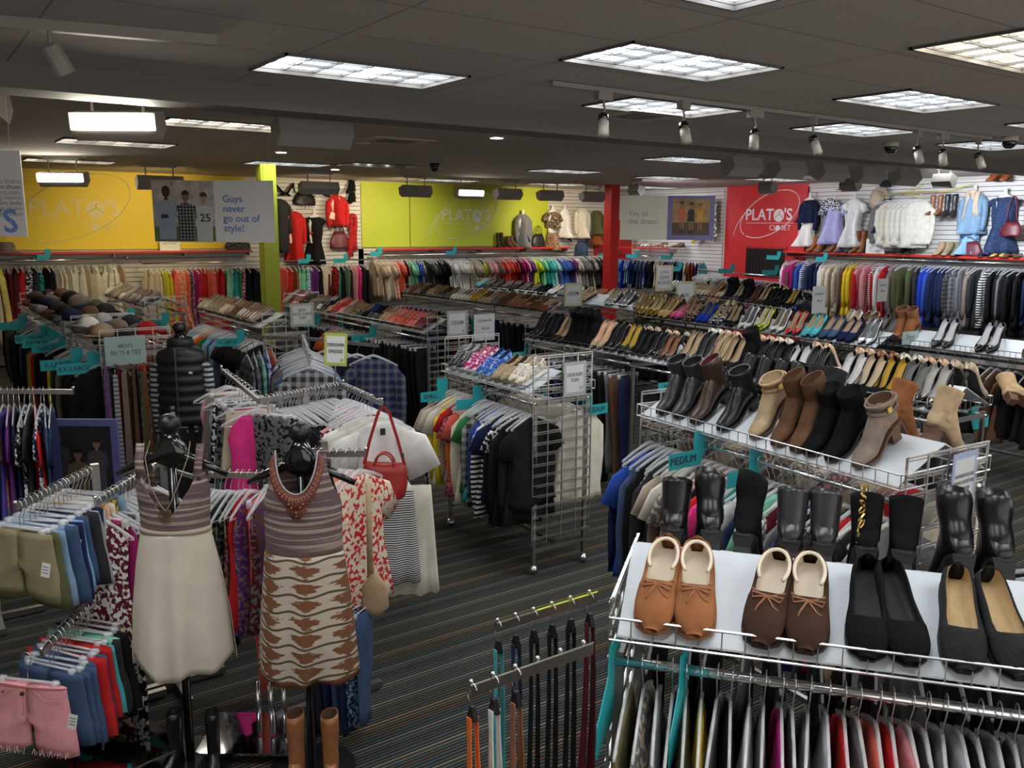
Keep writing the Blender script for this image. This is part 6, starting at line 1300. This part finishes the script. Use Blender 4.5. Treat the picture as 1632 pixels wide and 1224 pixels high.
cb.obj('beaded_collar', [mat('rust_trim', (.20,.06,.04), .7, noise=.4, scale=120)], d2, smooth=True)
be = B()
for i in range(2, 23):
    x, y, z = pts[i]
    for k in (.94, 1.06): be.ball((x*k, yb(z)-.011, z-.012*(k-.9)*6), .0035, 6)
for q in ((0,-.245),(-.018,-.225),(.018,-.225),(-.03,-.21),(.03,-.21),(0,-.262)): be.ball((q[0], -.117, q[1]), .0045, 6)
be.obj('beads', [mat('bead', (.45,.25,.20), .3, .3)], d2, smooth=True)
p2 = [(x*.86, yb(z)-.006, z+.02) for x, y, z in pts]; B().tube(p2, .0035, 5).obj('neck_piping', [mat('pale_piping', (.42,.40,.42), .7)], d2, smooth=True)
b = B(); hs2 = [(-.45, .168), (-.60, .185), (-.8, .205), (-1.03, .222)]
sheet(b, lambda z: lerp(hs2, z), lambda z: .10+.05*min(1, (-.45-z)/.4), lambda u: -.448, lambda u: -1.005+.012*sin(u*6), -1, 48, 22, .013, 1)
sheet(b, lambda z: lerp(hs2, z), lambda z: .10+.05*min(1, (-.45-z)/.4), lambda u: -.448, lambda u: -1.0, 1, 40, 18, .013, 4)
solid(b.obj('patterned_skirt', [ikat()], d2, smooth=True))
# boots at the stand bases
for s in (-1, 1):
    o = put_shoe('tall', (S2[0]-.06+.082*s*.816, S2[1]-.13-.082*s*.578, .0), (0, 0, A1+s*.12), 'cognac', '', '', 'leather', 'brown', 'brown', .86); o['label'] = f"tan wrinkled tall boot, {'left' if s < 0 else 'right'} one at the foot of the patterned dress"
    o = put_shoe('tall', (S1[0]-.02+.10*s*.816, S1[1]-.09-.10*s*.578, .0), (0, 0, A1+s*.3), 'black', '', '', 'leather', 'black', 'black', .72); o['label'] = f"black tall boot, {'left' if s < 0 else 'right'} one at the foot of the cream dress"
# shorts rack
R1 = post_rack('low chrome rack of shorts in the bottom left corner', .70, 4.42, [(.70, 4.42, .34, 4.20, 1.26, 1.19), (.70, 4.42, .36, 3.92, .70, .62)], 1.28, .25)
hang((.34, 4.20, 1.19), (.68, 4.42, 1.25), 'shorts:khaki shorts:olive shorts:paledenim shorts:paledenim shorts:denim shorts:sky shorts:navy shorts:denim shorts:charcoal shorts:lightgrey shorts:navy shorts:mustard shorts:nude shorts:cream shorts:olive/print/mustard shorts:paledenim', 'on the upper arm of the shorts rack', 'shorts on the upper arm', end='front', yaw=-radians(50), jit=.12)
hang((.36, 3.92, .63), (.62, 4.22, .69), 'shorts:pink shorts:denim shorts:denim shorts:denim shorts:denim shorts:red shorts:denim shorts:red shorts:aqua shorts:mint shorts:charcoal shorts:black shorts:brown/print/tan', 'on the lower arm of the shorts rack', 'shorts on the lower arm', end='front', yaw=-radians(52), jit=.12)
fs = [o for o in bpy.data.objects if o.name.startswith('denim_shorts') and 'pink' in str(o.get('label', ''))]
for o in fs:
    o['label'] = 'frayed pink denim shorts at the front of the lower arm'; o.location = (.30, 3.89, .64); o.rotation_euler = (0, 0, -radians(46)); o.scale = (.98, 1, 1)
    B().tube([(.0, -.036, -.145), (0, -.044, -.145)], .009, 10).tube([(-.10, -.030, -.15), (-.10, -.036, -.15)], .004, 6).obj('button', [mat('dark_button', (.04,.03,.025), .4)], o)
    b = B(); b.tube([(0, -.036, -.16), (.004, -.042, -.20), (-.004, -.044, -.24)], .003, 4)
    for s in (-1, 1): b.tube([(s*.05, -.030, -.135), (s*.10, -.036, -.165), (s*.165, -.020, -.17)], .0025, 4)
    b.loft([ringe(0, 0, z, .184, .024, 24) for z in (-.122, -.128)])
    b.obj('stitching', [mat('rose_seam', (.55,.20,.20), .8)], o); 
    fr = B()
    for i in range(60):
        x = -.19+i*.38/59; 
        if abs(x) > .02: fr.tube([(x, -.04+.01*sin(i), -.395), (x+.003*sin(i*3), -.042, -.415-.006*sin(i*2))], .0012, 3)
    fr.obj('frayed_hem', [mat('fray', (.72,.45,.44), .9)], o)
def price_tag(p, rz, lb, s=1):
    b = B().box((0, 0, -.035*s), (.038*s, .001, .065*s)); o = b.obj('price_tag', [CARD], loc=p, rz=rz); o.rotation_euler = (0, .2, rz); tag(o, lb, 'price tag')
    k = B()
    for i in range(3): k.box((0, -.0008, -.02*s-i*.014*s), (.026*s, .0004, .003*s))
    k.obj('printed_lines', [INK], o)
for i, (pp, lb) in enumerate([((.43, 3.68, .44), 'white price tag on the frayed pink shorts'), ((.52, 3.94, .50), 'white price tag on the red shorts'), ((.46, 3.86, .44), 'white price tag on the blue denim shorts behind the pink pair'), ((.60, 3.98, .47), 'white price tag on the mint shorts'), ((.42, 4.02, .98), 'white price tag on the pale denim shorts'), ((.50, 4.08, 1.0), 'white price tag on the navy shorts'), ((.56, 4.12, 1.03), 'white price tag between the dark denim shorts'), ((.70, 4.22, 1.07), 'white price tag on the peach shorts')]):
    price_tag(pp, -radians(40), lb)
sh_ = B().box((0, 0, 0), (.40, .40, .012)); o = sh_.obj('mirror_plate', [mat('mirror', (.55,.56,.60), .06, 1)], loc=(.62, 3.90, .10), rz=.18); tag(o, 'shiny mirrored base plate under the shorts rack', 'base plate')
# tank top racks behind the first dress stand
post_rack('chrome rack with two arms of tank tops behind the cream dress', 1.02, 4.48, [(1.02, 4.48, .66, 4.22, 1.23, 1.15), (1.10, 4.22, 1.42, 3.99, 1.21, 1.21)], 1.25, .25)
hang((.66, 4.22, 1.15), (.96, 4.43, 1.22), 'tank:burgundy/print/white pants:burgundy/print/cream tank:magenta tank:charcoal/print/white pants:black/print/white tank:grey tank:burgundy/print/cream tank:teal tank:black tank:pink tank:grey/print/white tank:navy tank:coral tank:olive', 'on the left arm behind the cream dress', 'tank tops left of the cream dress', end='front', yaw=-radians(52), jit=.1)
hang((1.12, 4.21, 1.21), (1.41, 4.0, 1.21), 'tank:teal/print/grey tank:olive/print/teal tank:black tank:lime/stripe/charcoal tank:charcoal tank:black/print/grey tank:burgundy/print/taupe tank:red tank:purple/print/taupe pants:coral tank:burgundy/print/grey tank:brown/print/purple', 'on the arm between the two dresses', 'tank tops between the two dresses', yaw=radians(45), jit=.12)
o = B().tube([(-.02, 0, 0), (-.03, 0, -.20), (0, 0, -.30), (.03, 0, -.20), (.02, 0, 0)], .005, 6).obj('neon_strap', [mat('neon_lime', (.45,.75,.05), .6)], loc=(1.20, 4.02, 1.02), rz=A1); tag(o, 'neon yellow strap hanging between the two dresses', 'strap')
# floral blouses, jeans and skirts right of the patterned dress
post_rack('chrome rack with floral blouses behind the patterned dress', 1.62, 3.86, [(1.48, 3.75, 1.72, 3.60, 1.36, 1.36), (1.62, 3.86, 1.50, 3.55, .64, .60)], 1.38, .28)
FL = fabric('nude', 'print', 'red', 26)
hang((1.50, 3.74, 1.36), (1.70, 3.61, 1.36), 'tank:sky/print/white tank:nude tee:nude/print/red tee:cream/print/coral tee:pink/print/cream tee:cream/print/red', 'on the arm right of the patterned dress', 'floral blouses', yaw=radians(28), jit=.15, scale=1.0)
hang((1.44, 3.68, .70), (1.66, 3.50, .70), 'pants:black pants:charcoal pants:navy pants:denim pants:navy pants:navy/print/paledenim pants:denim', 'on the low bar under the floral blouses', 'jeans under the floral blouses', yaw=radians(30), jit=.2, scale=.62)
b = B(); b.loft([[(-.012, -.004, 0), (.012, -.004, 0), (.012, .004, 0), (-.012, .004, 0)], [(-.014, -.004, -.45), (.014, -.004, -.45), (.014, .004, -.45), (-.014, .004, -.45)]]); b.loft([ringe(.02, 0, z, w, .02, 12) for z, w in ((-.44, .02), (-.50, .06), (-.60, .065), (-.64, .03))])
o = b.obj('tote_strap', [fabric('tan')], loc=(1.69, 3.52, 1.24), rz=A1, smooth=True); tag(o, 'tan crochet strap bag hanging beside the floral blouses', 'bag')
sh_ = B().box((0, 0, 0), (.42, .34, .012)); o = sh_.obj('mirror_plate', [mat('mirror', (.55,.56,.60), .06, 1)], loc=(1.17, 3.74, .06), rz=A1); tag(o, 'mirrored base plate left of the tan boots', 'base plate')
b = B()
for i in range(3): b.tube([(-.06+.06*i, 0, 0), (-.06+.06*i, 0, .26)], .012, 8)
o = b.obj('chrome_posts', [CHROME], loc=(1.24, 3.66, .08), rz=A1, smooth=True); tag(o, 'short chrome posts on the mirrored plate', 'posts')
# rack of black tops and the white blouse with the red bag
post_rack('chrome rack of black tops behind the patterned dress', 2.0, 5.02, [(1.67, 4.90, 2.30, 5.12, 1.40, 1.40), (1.67, 4.90, 1.72, 5.75, 1.40, 1.46), (2.28, 5.10, 2.23, 4.44, 1.40, 1.40)], 1.42, .3)
hang((1.72, 4.92, 1.40), (2.24, 5.09, 1.40), 'skirt:grey/print/black skirt:black/print/white skirt:black/print/white tank:black/print/white tee:black tee:black tank:black*3 tee:black*4 tank:charcoal tee:black*3 tank:black/print/grey tee:black*3', 'on the crossbar of the black tops rack', 'black tops on the crossbar', yaw=-radians(58), jit=.1)
hang((1.70, 5.0, 1.41), (1.72, 5.7, 1.45), 'tank:hotpink skirt:beige tank:magenta skirt:grey/print/black pants:denim skirt:black/print/white tank:lightgrey skirt:taupe tank:cream tank:pink', 'on the left arm of the black tops rack', 'skirts on the left arm of the black tops rack', end='front', yaw=-radians(5))
hang((2.23, 4.56, 1.40), (2.27, 5.05, 1.40), 'tee:ivory tee:white tee:burgundy/print/white tee:pink tee:white/print/grey tee:lightgrey tee:ivory tee:hotpink/print/white tee:white', 'behind the white wide-sleeved blouse', 'pale tops behind the white blouse', end='front', yaw=-radians(8))
wb = Proto([('blouse', top_mesh('blouse', .60, .15, .27, 'wide', .03, 3, neck=.08), None, 'g'), ('hanger', HG_T, 0, 'h'), ('hook', HOOK, 1, 'k')])
wb.put((2.23, 4.47, 1.405), (0, 0, -radians(14)), {'g': fabric('white')}, 'white sheer wide-sleeved blouse behind the red bag', 'blouse', scale=(.95, 1, 1.0))
o = B().box((0, -.02, -.155), (.03, .002, .04)).obj('neck_label', [INK], loc=(2.23, 4.445, 1.39), rz=-.24); tag(o, 'small dark label inside the white blouse neck', 'label')
G[('skirt', 1)].put((2.28, 4.40, 1.02), (0, 0, -radians(25)), {'g': fabric('charcoal', 'stripe', 'white', 90)}, 'black and white striped skirt under the red bag', 'skirt', scale=(.7, 1, 1.25), skip=('h','k')); G[('skirt', 2)].put((2.40, 4.42, 1.04), (0, 0, -radians(25)), {'g': fabric('ivory')}, 'long ivory skirt behind the striped skirt', 'skirt', scale=(.75, 1, 1.3), skip=('h','k'))
rb = empty('handbag', (2.17, 4.30, .88), -radians(40), 'red leather handbag hanging by its long strap from the rack arm', 'handbag'); RL = mat('red_leather', (.36,.025,.02), .4, bump=.2)
b = B(); b.loft([[(x*.125*s, y*.055*(1.15-t*.7), t*.20+.016*(abs(x)**2)*t) for x, y in [(cos(q*pi/10), sin(q*pi/10)) for q in range(20)]] for t, s in ((0, .78), (.08, .92), (.4, 1.03), (.75, 1.02), (1, .93))]); b.obj('bag_body', [RL], rb, smooth=True)
for s in (-1, 1): B().tube([(.055*cos(radians(q)), s*.02, .19+.075*sin(radians(q))) for q in range(0, 181, 15)], .006, 6).obj('handle', [RL], rb, smooth=True)
B().loft([[(x-.009, y, z), (x+.009, y, z), (x+.009, y+.003, z), (x-.009, y+.003, z)] for x, y, z in ((-.115, -.01, .20), (-.08, -.01, .34), (-.03, 0, .50), (.0, .0, .535), (.03, .0, .50), (.08, -.01, .34), (.115, -.01, .20))]).obj('shoulder_strap', [RL], rb)
B().box((-.09, -.06, .15), (.028, .002, .045)).obj('price_tag', [CARD], rb); B().tube([(.105, -.012, .24), (.105, -.012, .27)], .009, 8).obj('strap_ring', [CHROME], rb)
# blue tees rail and the portrait poster at the left edge
post_rack('brass-coloured rail of blue tees at the left frame edge', .33, 5.90, [(.33, 5.90, .80, 5.56, 1.44, 1.44)], 1.44, .25)
hang((.32, 5.90, 1.44), (.70, 5.63, 1.44), 'tee:royal tee:navy tee:royal tee:navy tee:grey/print/coral tee:violet tee:purple tee:navy tee:black tee:black/print/white tee:charcoal tee:red tee:navy/print/white tee:denim tee:navy', 'at the left frame edge', 'blue tees at the left frame edge', yaw=radians(78), jit=.14)
pg = empty('portrait_poster', (.865, 6.10, .86), A1, 'blue-framed poster photo of three people among dark clothes', 'poster')
B().box((0, 0, 0), (.56, .02, .62)).obj('poster_frame', [mat('periwinkle_frame', (.12,.12,.30), .5)], pg)
bx = B(); bx.box((0, -.0105, 0), (.47, .001, .53)); bx.cur = 6; bx.box((.0, -.0112, -.22), (.47, .0006, .09))
figure(bx, -.11, .19, .075, 2, 3, 3, 4, y=-.012); figure(bx, .015, .08, .072, 2, 5, 4, 4, y=-.0135); figure(bx, .14, .15, .065, 2, 3, 7, 4, 'crossed', y=-.012)
bx.obj('printed_photo', [mat('photo_night', (.018,.016,.022), .6, noise=.5, scale=6), SKD, SKM, mat('photo_dark_coat', (.07,.06,.075), .7), mat('photo_dark_hair', (.012,.010,.010), .7), mat('photo_khaki_jacket', (.16,.12,.07), .7), mat('photo_stone', (.10,.09,.11), .7), mat('photo_jeans', (.06,.08,.14), .7)], pg)
B().tube([(0, .02, -.30), (0, .02, -.86)], .015, 8).box((0, .02, -.85), (.3, .2, .02)).obj('poster_stand', [BLACKM], pg)
# chrome round rail and divider at the right frame edge
g = empty('round_rack', (3.55, .95, 0), 0, 'curved chrome rail with a teal divider at the right frame edge', 'clothes rack')
B().tube([(.42*cos(radians(q)), .42*sin(radians(q)), 1.22) for q in range(90, 271, 12)], .014, 8).obj('rail_bar', [CHROME], g, smooth=True); B().tube([(.0, 0, 0), (0, 0, 1.22)], .02, 8).box((-.2, 0, 1.2), (.42, .02, .02)).box((0, 0, .02), (.5, .05, .03)).box((0, 0, .02), (.05, .5, .03)).obj('post', [CHROME], g)
for i in range(12):
    q = radians(100+i*13); c = ['black', 'denim', 'navy', 'black', 'charcoal', 'lightgrey', 'black', 'grey', 'black', 'navy', 'charcoal', 'black'][i]
    G[('tee', i % 3)].put((3.55+.42*cos(q), .95+.42*sin(q), 1.228), (0, 0, q), {'g': fabric(c)}, f"{wd(c)} short sleeve top, {ordn(i+1)} along the curved rail at the right edge", 'top', 'tops on the curved rail')
size_tag(3.16, 1.12, 1.22, -.5, '', 'teal divider on the curved rail at the right edge', w=.16, h=.08)
# grey round rack with folded items at the right
g = empty('round_rack', (11.4, 3.9, 0), 0, 'round chrome rack of grey folded tops before the dark coats', 'clothes rack')
B().tube([(.8*cos(radians(q)), .8*sin(radians(q)), 1.36) for q in range(0, 361, 12)], .015, 8).obj('rail_bar', [CHROME], g, smooth=True); B().disc((0, 0, 1.44), .82, 32, 'z', th=.03).obj('glass_top', [mat('grey_top', (.35,.35,.36), .3)], g); B().tube([(0,0,0),(0,0,1.44)], .03, 10).box((0,0,.03),(.8,.06,.04)).box((0,0,.03),(.06,.8,.04)).obj('post', [CHROME], g)
for i in range(16):
    q = 2.0+2.6*i/16; c = ['black', 'burgundy', 'charcoal', 'navy', 'black', 'grey'][i % 6]
    G[('tee', i % 3)].put((11.4+.8*cos(q), 3.9+.8*sin(q), 1.368), (0, 0, q), {'g': fabric(c, 'print', 'pink') if i % 5 == 0 else fabric(c)}, f"{wd(c)} top, {ordn(i+1)} counted around the grey-topped round rack", 'top', 'tops on the grey-topped round rack', skip=('k', 'h'))
for i in range(7):
    q = 2.2+i*.45; m_ = fabric(['grey','white','lightgrey','charcoal','lightgrey','white','grey'][i]); b = B(); b.loft([ringe(0, 0, z, w, w*.8, 14, i, .2, 3) for z, w in ((0, .14), (.03, .16), (.06, .12), (.07, .05))]); o = b.obj('folded_top', [m_], loc=(11.4+.55*cos(q), 3.9+.55*sin(q), 1.456), smooth=True); tag(o, f"crumpled {['grey','white','light grey','charcoal','pale grey','bright white','mid grey'][i]} top lying on the round rack", 'top', 'crumpled tops on the round rack')
